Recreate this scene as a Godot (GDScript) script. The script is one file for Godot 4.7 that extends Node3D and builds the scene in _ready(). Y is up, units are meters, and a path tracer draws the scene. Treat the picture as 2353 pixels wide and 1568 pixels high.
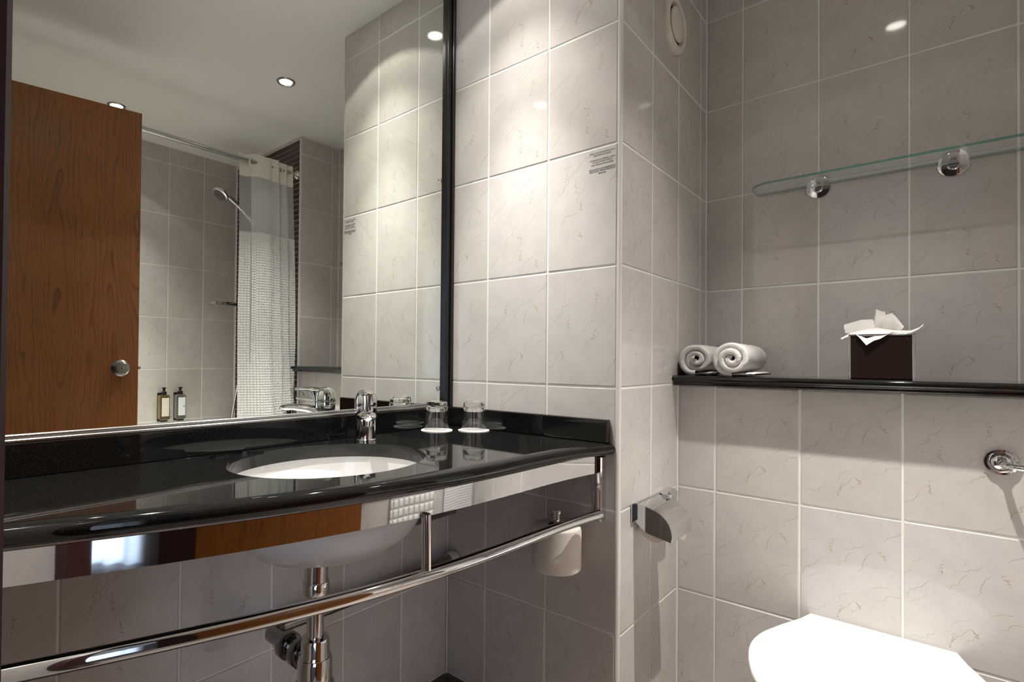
extends Node3D
# A hotel bathroom: vanity with mirror, toilet ledge, shower bath and door seen in the mirror.
# Metres. x = away from the mirror wall, y = up, z = towards the doorway. The wall with the notice is z = 0.

const CAM := Vector3(1.1159, 1.065, 1.2458)
const CEIL := 2.302
const XC := 0.5555      # pillar side face
const ZD := -0.6585     # wall behind the ledge
const ZX := -0.396      # front of the boxed-in cistern and of the shower end wall
const XR := 1.471       # return beside the shower, bath front
const XS := 2.194       # far wall of the shower
const ZF := 1.19        # inner face of the door wall
const CT := 0.868       # counter top
const TW := 0.2025      # tile pitch
const TH := 0.3003
const ROW0 := 0.1027    # first tile row starts here

var M := {}
var rng := RandomNumberGenerator.new()
var taken := {}
var tile_cache := {}

class MB:
	var st := SurfaceTool.new()
	var xf := Transform3D()
	var off := Vector3()
	var grp := 1
	func _init(o := Vector3()):
		off = o
		st.begin(Mesh.PRIMITIVE_TRIANGLES)
		st.set_smooth_group(-1)
	func flat(): st.set_smooth_group(-1)
	func smooth():
		grp += 1
		st.set_smooth_group(grp)
	func v(p: Vector3, uv := Vector2()):
		st.set_uv(uv)
		st.add_vertex(xf * p + off)
	func tri(a: Vector3, b: Vector3, c: Vector3, ua := Vector2(), ub := Vector2(), uc := Vector2()):
		v(a, ua); v(c, uc); v(b, ub)
	func quad(a: Vector3, b: Vector3, c: Vector3, d: Vector3, ua := Vector2(), ub := Vector2(), uc := Vector2(), ud := Vector2()):
		tri(a, b, c, ua, ub, uc); tri(a, c, d, ua, uc, ud)
	# box with chamfered edges
	func box(c: Vector3, s: Vector3, b := 0.0):
		flat()
		var h := s * 0.5
		b = minf(b, minf(h.x, minf(h.y, h.z)) * 0.95)
		if b <= 0.0:
			for ax in 3:
				for sg in [-1.0, 1.0]:
					var u := (ax + 1) % 3
					var w := (ax + 2) % 3
					var P := []
					for k in [[-1, -1], [1, -1], [1, 1], [-1, 1]]:
						var p := Vector3()
						p[ax] = sg * h[ax]; p[u] = k[0] * h[u] * sg; p[w] = k[1] * h[w]
						P.append(c + p)
					quad(P[0], P[1], P[2], P[3])
			return
		for ax in 3:
			for sg in [-1.0, 1.0]:
				var u := (ax + 1) % 3
				var w := (ax + 2) % 3
				var P := []
				for k in [[-1, -1], [1, -1], [1, 1], [-1, 1]]:
					var p := Vector3()
					p[ax] = sg * h[ax]; p[u] = k[0] * (h[u] - b) * sg; p[w] = k[1] * (h[w] - b)
					P.append(c + p)
				quad(P[0], P[1], P[2], P[3])
		for ax in 3:   # edges along ax
			var u := (ax + 1) % 3
			var w := (ax + 2) % 3
			for su in [-1.0, 1.0]:
				for sw in [-1.0, 1.0]:
					var P := []
					for k in [[0, -1], [0, 1], [1, 1], [1, -1]]:
						var p := Vector3()
						p[ax] = k[1] * (h[ax] - b)
						p[u] = su * (h[u] if k[0] == 0 else h[u] - b)
						p[w] = sw * (h[w] - b if k[0] == 0 else h[w])
						P.append(c + p)
					if su * sw < 0: quad(P[0], P[1], P[2], P[3])
					else: quad(P[3], P[2], P[1], P[0])
		for sx in [-1.0, 1.0]:
			for sy in [-1.0, 1.0]:
				for sz in [-1.0, 1.0]:
					var S := Vector3(sx, sy, sz)
					var a := c + S * Vector3(h.x, h.y - b, h.z - b)
					var d := c + S * Vector3(h.x - b, h.y, h.z - b)
					var e := c + S * Vector3(h.x - b, h.y - b, h.z)
					if sx * sy * sz > 0: tri(a, d, e)
					else: tri(a, e, d)
	func bx(x0: float, x1: float, y0: float, y1: float, z0: float, z1: float, b := 0.0):
		box(Vector3((x0 + x1) / 2, (y0 + y1) / 2, (z0 + z1) / 2), Vector3(absf(x1 - x0), absf(y1 - y0), absf(z1 - z0)), b)
	# profile of (radius, height), listed so that the outside lies to its right when it climbs
	func lathe(prof: Array, segs := 32, at := Vector3(), flute := 0.0, nfl := 8, fl0 := 0.0, fl1 := 1.0):
		smooth()
		for i in prof.size() - 1:
			var a: Vector2 = prof[i]
			var b: Vector2 = prof[i + 1]
			if i > 0:
				var pd: Vector2 = (a - prof[i - 1]).normalized()
				if absf(pd.angle_to((b - a).normalized())) > 0.6: smooth()
			for j in segs:
				var t0 := TAU * j / segs
				var t1 := TAU * (j + 1) / segs
				var q := []
				for e in [[a, t0], [a, t1], [b, t1], [b, t0]]:
					var r: float = e[0].x
					if flute > 0.0 and e[0].y > fl0 and e[0].y < fl1: r *= 1.0 - flute * (0.5 - 0.5 * cos(nfl * e[1])) * sin(PI * (e[0].y - fl0) / (fl1 - fl0))
					q.append(at + Vector3(r * sin(e[1]), e[0].y, r * cos(e[1])))
				if a.x < 1e-5: tri(q[0], q[2], q[3])
				elif b.x < 1e-5: tri(q[0], q[1], q[2])
				else: quad(q[0], q[1], q[2], q[3])
	func tube(pts: Array, r, segs := 14, caps := true, flat_y := 1.0):
		var n := pts.size()
		var rings := []
		var up := Vector3.UP
		var d0: Vector3 = (pts[1] - pts[0]).normalized()
		if absf(d0.dot(up)) > 0.95: up = Vector3.RIGHT
		for i in n:
			var d: Vector3
			if i == 0: d = (pts[1] - pts[0]).normalized()
			elif i == n - 1: d = (pts[n - 1] - pts[n - 2]).normalized()
			else: d = ((pts[i] - pts[i - 1]).normalized() + (pts[i + 1] - pts[i]).normalized()).normalized()
			var s := d.cross(up).normalized()
			up = s.cross(d).normalized()
			var rr: float = r[i] if r is Array else r
			var ring := []
			for j in segs:
				var t := TAU * j / segs
				ring.append(pts[i] + s * cos(t) * rr + up * sin(t) * rr * flat_y)
			rings.append(ring)
		smooth()
		for i in n - 1:
			for j in segs:
				var k := (j + 1) % segs
				quad(rings[i][j], rings[i + 1][j], rings[i + 1][k], rings[i][k])
		if caps:
			flat()
			for j in range(1, segs - 1):
				tri(rings[0][0], rings[0][j], rings[0][j + 1])
				tri(rings[n - 1][0], rings[n - 1][j + 1], rings[n - 1][j])
	# polygon in XY (counter-clockwise), extruded from z0 to z1 with an eased front and back edge
	func prism(poly: Array, z0: float, z1: float, b := 0.0, round_sides := false):
		var n := poly.size()
		var ins := []
		for i in n:
			var p: Vector2 = poly[i]
			var e0: Vector2 = (p - poly[(i + n - 1) % n]).normalized()
			var e1: Vector2 = (poly[(i + 1) % n] - p).normalized()
			var m := (Vector2(-e0.y, e0.x) + Vector2(-e1.y, e1.x)).normalized()
			ins.append(p + m * b / maxf(0.4, m.dot(Vector2(-e0.y, e0.x))))
		var pk := PackedVector2Array(ins)
		var idx := Geometry2D.triangulate_polygon(pk)
		flat()
		for t in range(0, idx.size(), 3):
			var a: Vector2 = ins[idx[t]]
			var c: Vector2 = ins[idx[t + 1]]
			var d: Vector2 = ins[idx[t + 2]]
			if (c - a).cross(d - a) < 0:
				var e := c
				c = d
				d = e
			tri(Vector3(a.x, a.y, z1), Vector3(c.x, c.y, z1), Vector3(d.x, d.y, z1), a, c, d)
			tri(Vector3(a.x, a.y, z0), Vector3(d.x, d.y, z0), Vector3(c.x, c.y, z0), a, d, c)
		var rows := [[ins, z0], [poly, z0 + b], [poly, z1 - b], [ins, z1]] if b > 0 else [[poly, z0], [poly, z1]]
		if round_sides: smooth()
		for k in rows.size() - 1:
			for i in n:
				var j := (i + 1) % n
				var A: Array = rows[k][0]
				var B: Array = rows[k + 1][0]
				quad(Vector3(A[i].x, A[i].y, rows[k][1]), Vector3(A[j].x, A[j].y, rows[k][1]), Vector3(B[j].x, B[j].y, rows[k + 1][1]), Vector3(B[i].x, B[i].y, rows[k + 1][1]))
	# surface P(u, v), u to the right and v up as seen from its front
	func grid(nu: int, nv: int, P: Callable, us := 1.0, vs := 1.0):
		smooth()
		var pts := []
		for j in nv + 1:
			for i in nu + 1:
				pts.append(P.call(float(i) / nu, float(j) / nv))
		for j in nv:
			for i in nu:
				var a := j * (nu + 1) + i
				var u0 := us * i / nu
				var u1 := us * (i + 1) / nu
				var v0 := vs * (1.0 - float(j) / nv)
				var v1 := vs * (1.0 - float(j + 1) / nv)
				quad(pts[a], pts[a + 1], pts[a + nu + 2], pts[a + nu + 1], Vector2(u0, v0), Vector2(u1, v0), Vector2(u1, v1), Vector2(u0, v1))
	func done() -> ArrayMesh:
		st.generate_normals()
		return st.commit()

# ---------------------------------------------------------------- helpers
func numbered(called: String) -> String:
	var n: int = taken.get(called, 0)
	taken[called] = n + 1
	return called if n == 0 else "%s_%03d" % [called, n]

func tag(o: Node, label := "", category := "", group := ""):
	if label: o.set_meta("label", label)
	if category: o.set_meta("category", category)
	if group: o.set_meta("group", group)
	return o

func thing(called: String, label: String, category: String, at := Vector3(), group := "") -> Node3D:
	var o := Node3D.new()
	o.name = numbered(called)
	add_child(o)
	o.position = at
	tag(o, label, category, group)
	return o

func base_of(p: Node) -> Vector3:
	var s := Vector3()
	while p != self and p is Node3D:
		s += p.position
		p = p.get_parent()
	return s

func mb(parent: Node = self) -> MB: return MB.new(-base_of(parent))

func obj(called: String, b: MB, mat: Material, parent: Node = self) -> MeshInstance3D:
	var o := MeshInstance3D.new()
	o.name = numbered(called) if parent == self else called
	o.mesh = b.done()
	o.material_override = mat
	parent.add_child(o, true)
	return o

func struct(called: String, b: MB, mat: Material, label := "") -> MeshInstance3D:
	var o := obj(called, b, mat)
	o.set_meta("kind", "structure")
	if label: o.set_meta("label", label)
	return o

func copy_of(o: Node3D, at: Vector3, label := "") -> Node3D:
	var c: Node3D = o.duplicate()
	c.name = numbered(str(o.name))
	add_child(c)
	c.position = at
	if label: c.set_meta("label", label)
	return c

func C8(r: int, g: int, b: int, a := 1.0) -> Color: return Color(r / 255.0, g / 255.0, b / 255.0, a)

func mat(called: String, c: Color, rough := 0.5, metal := 0.0) -> StandardMaterial3D:
	var m := StandardMaterial3D.new()
	m.resource_name = called
	m.albedo_color = c
	m.roughness = rough
	m.metallic = metal
	M[called] = m
	return m

func curve_at(tab: Array, t: float) -> float:   # table of [t, value], smooth between
	var n := tab.size()
	if t <= tab[0][0]: return tab[0][1]
	if t >= tab[n - 1][0]: return tab[n - 1][1]
	for i in n - 1:
		if t <= tab[i + 1][0]:
			var a: float = tab[i][0]
			var b: float = tab[i + 1][0]
			var pre: float = tab[maxi(0, i - 1)][1]
			var post: float = tab[mini(n - 1, i + 2)][1]
			return cubic_interpolate(tab[i][1], tab[i + 1][1], pre, post, (t - a) / (b - a))
	return 0.0

# ---------------------------------------------------------------- textures
func tile_print(sd: int) -> ImageTexture:   # cream ceramic with fine ochre and grey veins
	var W := 400
	var H := 600
	var r := RandomNumberGenerator.new()
	r.seed = sd
	var br := PackedFloat32Array(); br.resize(W * H)
	var gr := PackedFloat32Array(); gr.resize(W * H)
	var dab := func(buf: PackedFloat32Array, x: float, y: float, a: float):
		var xi := floori(x)
		var yi := floori(y)
		for dy in 2:
			for dx in 2:
				var px := xi + dx
				var py := yi + dy
				if px < 0 or py < 0 or px >= W or py >= H: continue
				var w := (1.0 - absf(x - px)) * (1.0 - absf(y - py))
				if w > 0: buf[py * W + px] = minf(1.0, buf[py * W + px] + a * w)
				if w > 0 and px + 1 < W: buf[py * W + px + 1] = minf(1.0, buf[py * W + px + 1] + a * w * 0.55)
		return buf
	var nz := FastNoiseLite.new()
	nz.seed = sd
	nz.frequency = 0.012
	# long meandering veins, leaning to the right as they climb; each fades in and out along its way
	for k in 7:
		var x := r.randf_range(-80, W * 0.8)
		var y := r.randf_range(120, H + 80)
		var lean := r.randf_range(-1.2, -0.55)
		var n := r.randi_range(260, 620)
		var ang := lean
		var ochre := k % 2 == 0
		var strength := r.randf_range(0.42, 0.78)
		var ph := r.randf_range(0, TAU)
		for i in n:
			if r.randf() < 0.07: ang = lean + r.randf_range(-1.3, 1.3)
			ang += r.randf_range(-0.28, 0.28)
			ang = lerpf(ang, lean, 0.06)
			x += cos(ang) * 0.8
			y += sin(ang) * 0.8
			var a := clampf(0.55 + 0.6 * sin(i * 0.021 + ph) + nz.get_noise_2d(x, y + k * 97), 0.0, 1.0) * strength
			if ochre: br = dab.call(br, x, y, a)
			else: gr = dab.call(gr, x, y, a)
	# zig-zag knots where a vein doubles back
	for k in 4:
		var x := r.randf_range(60, W - 60)
		var y := r.randf_range(70, H - 70)
		var dir := r.randf_range(0.9, 1.5)
		for i in 170:
			if i % 17 == 0: dir = r.randf_range(-0.3, 1.7) + (PI if (i / 17) % 2 == 0 else 0.0)
			x += cos(dir + r.randf_range(-0.6, 0.6)) * 0.9
			y += sin(dir + r.randf_range(-0.6, 0.6)) * 0.9 + 0.35
			br = dab.call(br, x, y, 0.75 * (0.4 + 0.6 * absf(nz.get_noise_2d(x * 3.0, y * 3.0)) * 2.0))
			if i % 3 == 0: br = dab.call(br, x + 1, y, 0.4)
	# short flecks
	for k in 130:
		var x := r.randf_range(0, W)
		var y := r.randf_range(0, H)
		var ang := r.randf_range(-1.4, -0.2)
		var s := r.randf_range(0.15, 0.5)
		for i in r.randi_range(3, 13):
			ang += r.randf_range(-0.5, 0.5)
			x += cos(ang)
			y += sin(ang)
			gr = dab.call(gr, x, y, s)
	var cl := FastNoiseLite.new()
	cl.seed = sd + 5
	cl.frequency = 0.006
	cl.fractal_octaves = 4
	var data := PackedByteArray()
	data.resize(W * H * 3)
	for i in W * H:
		var px := i % W
		var py := i / W
		var c := cl.get_noise_2d(px, py) * 0.022 + r.randf_range(-0.006, 0.006)
		var b := br[i]
		var g := gr[i]
		var R := 0.800 + c
		var G := 0.780 + c
		var B := 0.767 + c * 0.9
		R = lerpf(lerpf(R, 0.63, b), 0.56, g)
		G = lerpf(lerpf(G, 0.555, b), 0.525, g)
		B = lerpf(lerpf(B, 0.45, b), 0.50, g)
		data[i * 3] = int(clampf(R, 0, 1) * 255)
		data[i * 3 + 1] = int(clampf(G, 0, 1) * 255)
		data[i * 3 + 2] = int(clampf(B, 0, 1) * 255)
	return ImageTexture.create_from_image(Image.create_from_data(W, H, false, Image.FORMAT_RGB8, data))

func granite_print() -> ImageTexture:
	var W := 512
	var data := PackedByteArray()
	data.resize(W * W * 3)
	var r := RandomNumberGenerator.new()
	r.seed = 77
	var nz := FastNoiseLite.new()
	nz.seed = 9
	nz.frequency = 0.16
	for i in W * W:
		var n := nz.get_noise_2d(i % W, i / W)
		var v := 0.055 + maxf(0.0, n) * 0.11 + r.randf_range(-0.02, 0.03)
		if r.randf() < 0.025: v += r.randf_range(0.06, 0.2)
		data[i * 3] = int(clampf(v * 1.02, 0, 1) * 255)
		data[i * 3 + 1] = int(clampf(v, 0, 1) * 255)
		data[i * 3 + 2] = int(clampf(v * 0.97, 0, 1) * 255)
	return ImageTexture.create_from_image(Image.create_from_data(W, W, false, Image.FORMAT_RGB8, data))

func wood_print() -> ImageTexture:   # cherry veneer with cathedral figure, 0.76 x 2.03 m
	var W := 380
	var H := 1010
	var data := PackedByteArray()
	data.resize(W * H * 3)
	var r := RandomNumberGenerator.new()
	r.seed = 31
	var n1 := FastNoiseLite.new(); n1.seed = 3; n1.frequency = 0.008
	var n2 := FastNoiseLite.new(); n2.seed = 8; n2.frequency = 0.035
	var n3 := FastNoiseLite.new(); n3.seed = 12; n3.frequency = 0.05
	var streak := PackedFloat32Array()
	for i in W: streak.append(r.randf_range(-1, 1))
	for i in W * H:
		var px := i % W
		var py := i / W
		var u := float(px) / W * 0.76
		var v := float(py) / H * 2.03
		var wav := n2.get_noise_2d(px * 0.7, py * 0.06) * 0.09 + n2.get_noise_2d(px * 0.3, py * 0.3 + 90) * 0.05
		var t := n1.get_noise_2d(px * 0.5, py * 0.11) * 2.9 + 1.0 * cos(TAU * (u + 0.012 * sin(v * 4.0)) / 0.19) + wav - v * 0.35
		var f := t * 2.3 - floorf(t * 2.3)
		var line := 0.45 * f * f + smoothstep(0.72, 0.94, f) * (1.0 - smoothstep(0.94, 1.0, f))
		line *= 0.45 + 0.55 * clampf(n1.get_noise_2d(px * 1.5 + 300, py * 1.1) * 2.0 + 0.4, 0.0, 1.0)
		var pore := n3.get_noise_2d(px * 6.0, py * 0.35) * 0.05 + streak[px] * 0.012
		var bl := n1.get_noise_2d(px * 0.9 + 70, py * 0.7) * 0.06
		var k := 1.0 - line * 0.19 + pore + bl
		data[i * 3] = int(clampf(0.570 * k, 0, 1) * 255)
		data[i * 3 + 1] = int(clampf(0.338 * k, 0, 1) * 255)
		data[i * 3 + 2] = int(clampf(0.150 * k, 0, 1) * 255)
	return ImageTexture.create_from_image(Image.create_from_data(W, H, false, Image.FORMAT_RGB8, data))

func waffle_height() -> ImageTexture:
	var W := 64
	var im := Image.create(W, W, false, Image.FORMAT_RGB8)
	for y in W:
		for x in W:
			var a := absf(fposmod(x / 32.0, 1.0) - 0.5) * 2.0
			var b := absf(fposmod(y / 32.0, 1.0) - 0.5) * 2.0
			var h := pow(maxf(a, b), 2.0)
			im.set_pixel(x, y, Color(h, h, h))
	return ImageTexture.create_from_image(im)

func quilt_height() -> ImageTexture:
	var W := 64
	var im := Image.create(W, W, false, Image.FORMAT_RGB8)
	for y in W:
		for x in W:
			var a := absf(fposmod(x / 64.0, 1.0) - 0.5) * 2.0
			var b := absf(fposmod(y / 64.0, 1.0) - 0.5) * 2.0
			var h := 1.0 - pow(maxf(a, b), 5.0)
			im.set_pixel(x, y, Color(h, h, h))
	return ImageTexture.create_from_image(im)

func speckle_height(sd: int, freq: float) -> NoiseTexture2D:
	var t := NoiseTexture2D.new()
	t.width = 256
	t.height = 256
	t.seamless = true
	var n := FastNoiseLite.new()
	n.seed = sd
	n.frequency = freq
	n.fractal_octaves = 3
	t.noise = n
	return t

func make_materials():
	var prints := []
	for k in 4: prints.append(tile_print(101 + k * 13))
	for k in 4:
		for tone in 2:
			var m := mat("ceramic_tile_%d" % (k * 2 + tone), Color.WHITE if tone == 0 else C8(250, 249, 247), 0.06)
			m.albedo_texture = prints[k]
			m.metallic_specular = 0.5
	mat("grout", C8(236, 232, 228), 0.8)
	mat("caulk", C8(232, 228, 222), 0.45)
	mat("trim_white", C8(228, 224, 220), 0.22)
	var g := mat("granite", Color.WHITE, 0.035)
	g.albedo_texture = granite_print()
	g.uv1_triplanar = true
	g.uv1_world_triplanar = true
	g.uv1_scale = Vector3(3.2, 3.2, 3.2)
	mat("black_strip", C8(20, 18, 18), 0.3)
	var mi := mat("mirror_silver", C8(238, 243, 237), 0.0, 1.0)
	mi.metallic_specular = 0.5
	mat("chrome", C8(222, 222, 222), 0.035, 1.0)
	mat("brushed_steel", C8(190, 190, 188), 0.24, 1.0)
	mat("dull_chrome", C8(150, 148, 146), 0.12, 1.0)
	mat("ceramic_white", C8(216, 215, 213), 0.08)
	mat("lid_white", C8(226, 226, 225), 0.14)
	mat("plaster", C8(240, 238, 235), 0.8)
	var wd := mat("cherry_veneer", Color.WHITE, 0.32)
	wd.albedo_texture = wood_print()
	wd.clearcoat_enabled = true
	wd.clearcoat = 0.25
	wd.clearcoat_roughness = 0.25
	mat("door_edge", C8(150, 84, 46), 0.4)
	mat("frame_paint", C8(62, 36, 36), 0.35)
	mat("mosaic_brown", C8(62, 40, 38), 0.12)
	mat("mosaic_grout", C8(206, 200, 194), 0.8)
	mat("vent_plastic", C8(222, 214, 202), 0.35)
	mat("vent_dark", C8(60, 56, 52), 0.6)
	var gl := mat("shelf_glass", C8(196, 222, 212, 0.13), 0.0)
	gl.transparency = BaseMaterial3D.TRANSPARENCY_ALPHA
	var ge := mat("shelf_glass_edge", C8(60, 128, 112, 0.72), 0.05)
	ge.transparency = BaseMaterial3D.TRANSPARENCY_ALPHA
	var tg := mat("tumbler_glass", C8(253, 255, 253, 0.0), 0.0)
	tg.refraction_enabled = true
	tg.refraction_scale = 0.048
	var tw := mat("tumbler_wall", C8(252, 254, 252, 0.0), 0.0)
	tw.transparency = BaseMaterial3D.TRANSPARENCY_ALPHA
	tw.metallic_specular = 0.7
	mat("doily_paper", C8(240, 238, 234), 0.9)
	mat("tissue_paper", C8(238, 234, 230), 0.9).backlight_enabled = true
	M.tissue_paper.backlight = Color(0.35, 0.35, 0.35)
	mat("roll_paper", C8(226, 218, 208), 0.95)
	mat("card_core", C8(120, 100, 82), 0.9)
	mat("dark_leather", C8(38, 24, 20), 0.3)
	var te := mat("terry", C8(240, 236, 233), 0.95)
	te.rim_enabled = true
	te.rim = 0.3
	te.heightmap_enabled = true
	te.heightmap_texture = speckle_height(4, 0.09)
	te.heightmap_scale = 0.3
	te.uv1_triplanar = true
	te.uv1_world_triplanar = true
	te.uv1_scale = Vector3(26, 26, 26)
	mat("towel_label", C8(70, 58, 44), 0.7)
	var wf := mat("waffle_cloth", C8(247, 247, 246), 0.9)
	wf.heightmap_enabled = true
	wf.heightmap_texture = waffle_height()
	wf.heightmap_scale = 0.45
	wf.backlight_enabled = true
	wf.backlight = Color(0.22, 0.22, 0.22)
	var qc := mat("quilted_cloth", C8(236, 234, 232), 0.9)
	qc.heightmap_enabled = true
	qc.heightmap_texture = quilt_height()
	qc.heightmap_scale = 0.8
	var sh := mat("sheer_cloth", C8(238, 240, 242, 0.42), 0.9)
	sh.transparency = BaseMaterial3D.TRANSPARENCY_ALPHA
	sh.backlight_enabled = true
	sh.backlight = Color(0.4, 0.4, 0.4)
	mat("curtain_header", C8(236, 232, 222), 0.8)
	mat("ink", C8(28, 26, 24), 0.6)
	var fi := mat("clear_film", C8(255, 250, 235, 0.06), 0.2)
	fi.transparency = BaseMaterial3D.TRANSPARENCY_ALPHA
	mat("baseboard_tile", C8(84, 78, 75), 0.35)
	var fl := mat("floor_stone", C8(140, 128, 119), 0.35)
	fl.heightmap_enabled = true
	fl.heightmap_texture = speckle_height(12, 0.03)
	fl.heightmap_scale = 0.05
	fl.uv1_triplanar = true
	fl.uv1_world_triplanar = true
	mat("acrylic", C8(240, 239, 236), 0.12)
	mat("pump_black", C8(22, 22, 24), 0.35)
	mat("soap_amber", C8(196, 168, 120, 0.12), 0.02).refraction_enabled = true
	M.soap_amber.refraction_scale = 0.045
	mat("soap_clear", C8(214, 208, 196, 0.12), 0.02).refraction_enabled = true
	M.soap_clear.refraction_scale = 0.045
	mat("label_cream", C8(226, 216, 198), 0.7)
	mat("label_white", C8(232, 236, 238), 0.7)
	mat("label_green", C8(120, 178, 150), 0.7)
	mat("grey_plastic", C8(96, 94, 92), 0.4)
	mat("carpet", C8(96, 88, 84), 0.95)
	mat("bedroom_paint", C8(120, 104, 96), 0.85)
	var cu := mat("window_sheer", C8(240, 244, 250), 0.9)
	cu.backlight_enabled = true
	cu.backlight = Color(0.95, 0.95, 0.95)
	var lp := mat("lamp_face", C8(255, 250, 240), 0.3)
	lp.emission_enabled = true
	lp.emission = C8(255, 248, 236)
	lp.emission_energy_multiplier = 22.0

# ---------------------------------------------------------------- tiled walls
func tile_mesh(w: float, h: float, cx: float, cy: float) -> ArrayMesh:   # cx, cy: where the cut piece starts in the print
	var key := "%d_%d_%d_%d" % [roundi(w * 1000), roundi(h * 1000), roundi(cx * 1000), roundi(cy * 1000)]
	if tile_cache.has(key): return tile_cache[key]
	var b := MB.new()
	var e := 0.0022
	var t := 0.0012
	var d := 0.006
	var uv := func(p: Vector2) -> Vector2: return Vector2((p.x + cx) / 0.2, 1.0 - (p.y + cy) / 0.298)
	var o := [Vector2(0, 0), Vector2(w, 0), Vector2(w, h), Vector2(0, h)]
	var n := [Vector2(e, e), Vector2(w - e, e), Vector2(w - e, h - e), Vector2(e, h - e)]
	b.quad(Vector3(n[0].x, n[0].y, 0), Vector3(n[1].x, n[1].y, 0), Vector3(n[2].x, n[2].y, 0), Vector3(n[3].x, n[3].y, 0), uv.call(n[0]), uv.call(n[1]), uv.call(n[2]), uv.call(n[3]))
	for i in 4:
		var j := (i + 1) % 4
		b.quad(Vector3(o[i].x, o[i].y, -t), Vector3(o[j].x, o[j].y, -t), Vector3(n[j].x, n[j].y, 0), Vector3(n[i].x, n[i].y, 0), uv.call(o[i]), uv.call(o[j]), uv.call(n[j]), uv.call(n[i]))
		b.quad(Vector3(o[i].x, o[i].y, -d), Vector3(o[j].x, o[j].y, -d), Vector3(o[j].x, o[j].y, -t), Vector3(o[i].x, o[i].y, -t), uv.call(o[i]), uv.call(o[j]), uv.call(o[j]), uv.call(o[i]))
	tile_cache[key] = b.done()
	return tile_cache[key]

# at: any point of the tile face plane; right: direction in which cols run; cols, rows: joint positions along it and up
func tiles(wall: Node3D, at: Vector3, right: Vector3, cols: Array, rows: Array, sd := 1, keep = null):
	var r := RandomNumberGenerator.new()
	r.seed = sd
	var normal := right.cross(Vector3.UP)
	var gap := 0.004
	for i in cols.size() - 1:
		for j in rows.size() - 1:
			var w: float = cols[i + 1] - cols[i] - gap
			var h: float = rows[j + 1] - rows[j] - gap
			var k := r.randi() % 8
			var wob := Basis(Vector3.RIGHT, deg_to_rad(r.randf_range(-0.12, 0.12))) * Basis(Vector3.UP, deg_to_rad(r.randf_range(-0.12, 0.12)))
			if w < 0.008 or h < 0.008: continue
			if keep != null and not keep.call((cols[i] + cols[i + 1]) / 2, (rows[j] + rows[j + 1]) / 2): continue
			var cx := 0.0 if i > 0 else maxf(0.0, TW - gap - w)
			var cy := 0.0 if j > 0 else maxf(0.0, TH - gap - h)
			var o := MeshInstance3D.new()
			o.name = "tile"
			o.mesh = tile_mesh(w, h, cx, cy)
			o.material_override = M["ceramic_tile_%d" % k]
			var p: Vector3 = at + right * (cols[i] + gap / 2 - at.dot(right))
			p.y = rows[j] + gap / 2
			o.transform = Transform3D(Basis(right, Vector3.UP, normal) * wob, p - base_of(wall))
			wall.add_child(o, true)

func rows_from(y0: float, y1: float) -> Array:
	var a := [y0]
	for k in 9:
		var y := ROW0 + k * TH
		if y > y0 + 0.01 and y < y1 - 0.01: a.append(y)
	a.append(y1)
	return a

func cols_from(a: float, b: float, joint: float) -> Array:
	var c := [a]
	var k := ceili((a + 0.006 - joint) / TW)
	while joint + k * TW < b - 0.006:
		c.append(joint + k * TW)
		k += 1
	c.append(b)
	return c

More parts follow.
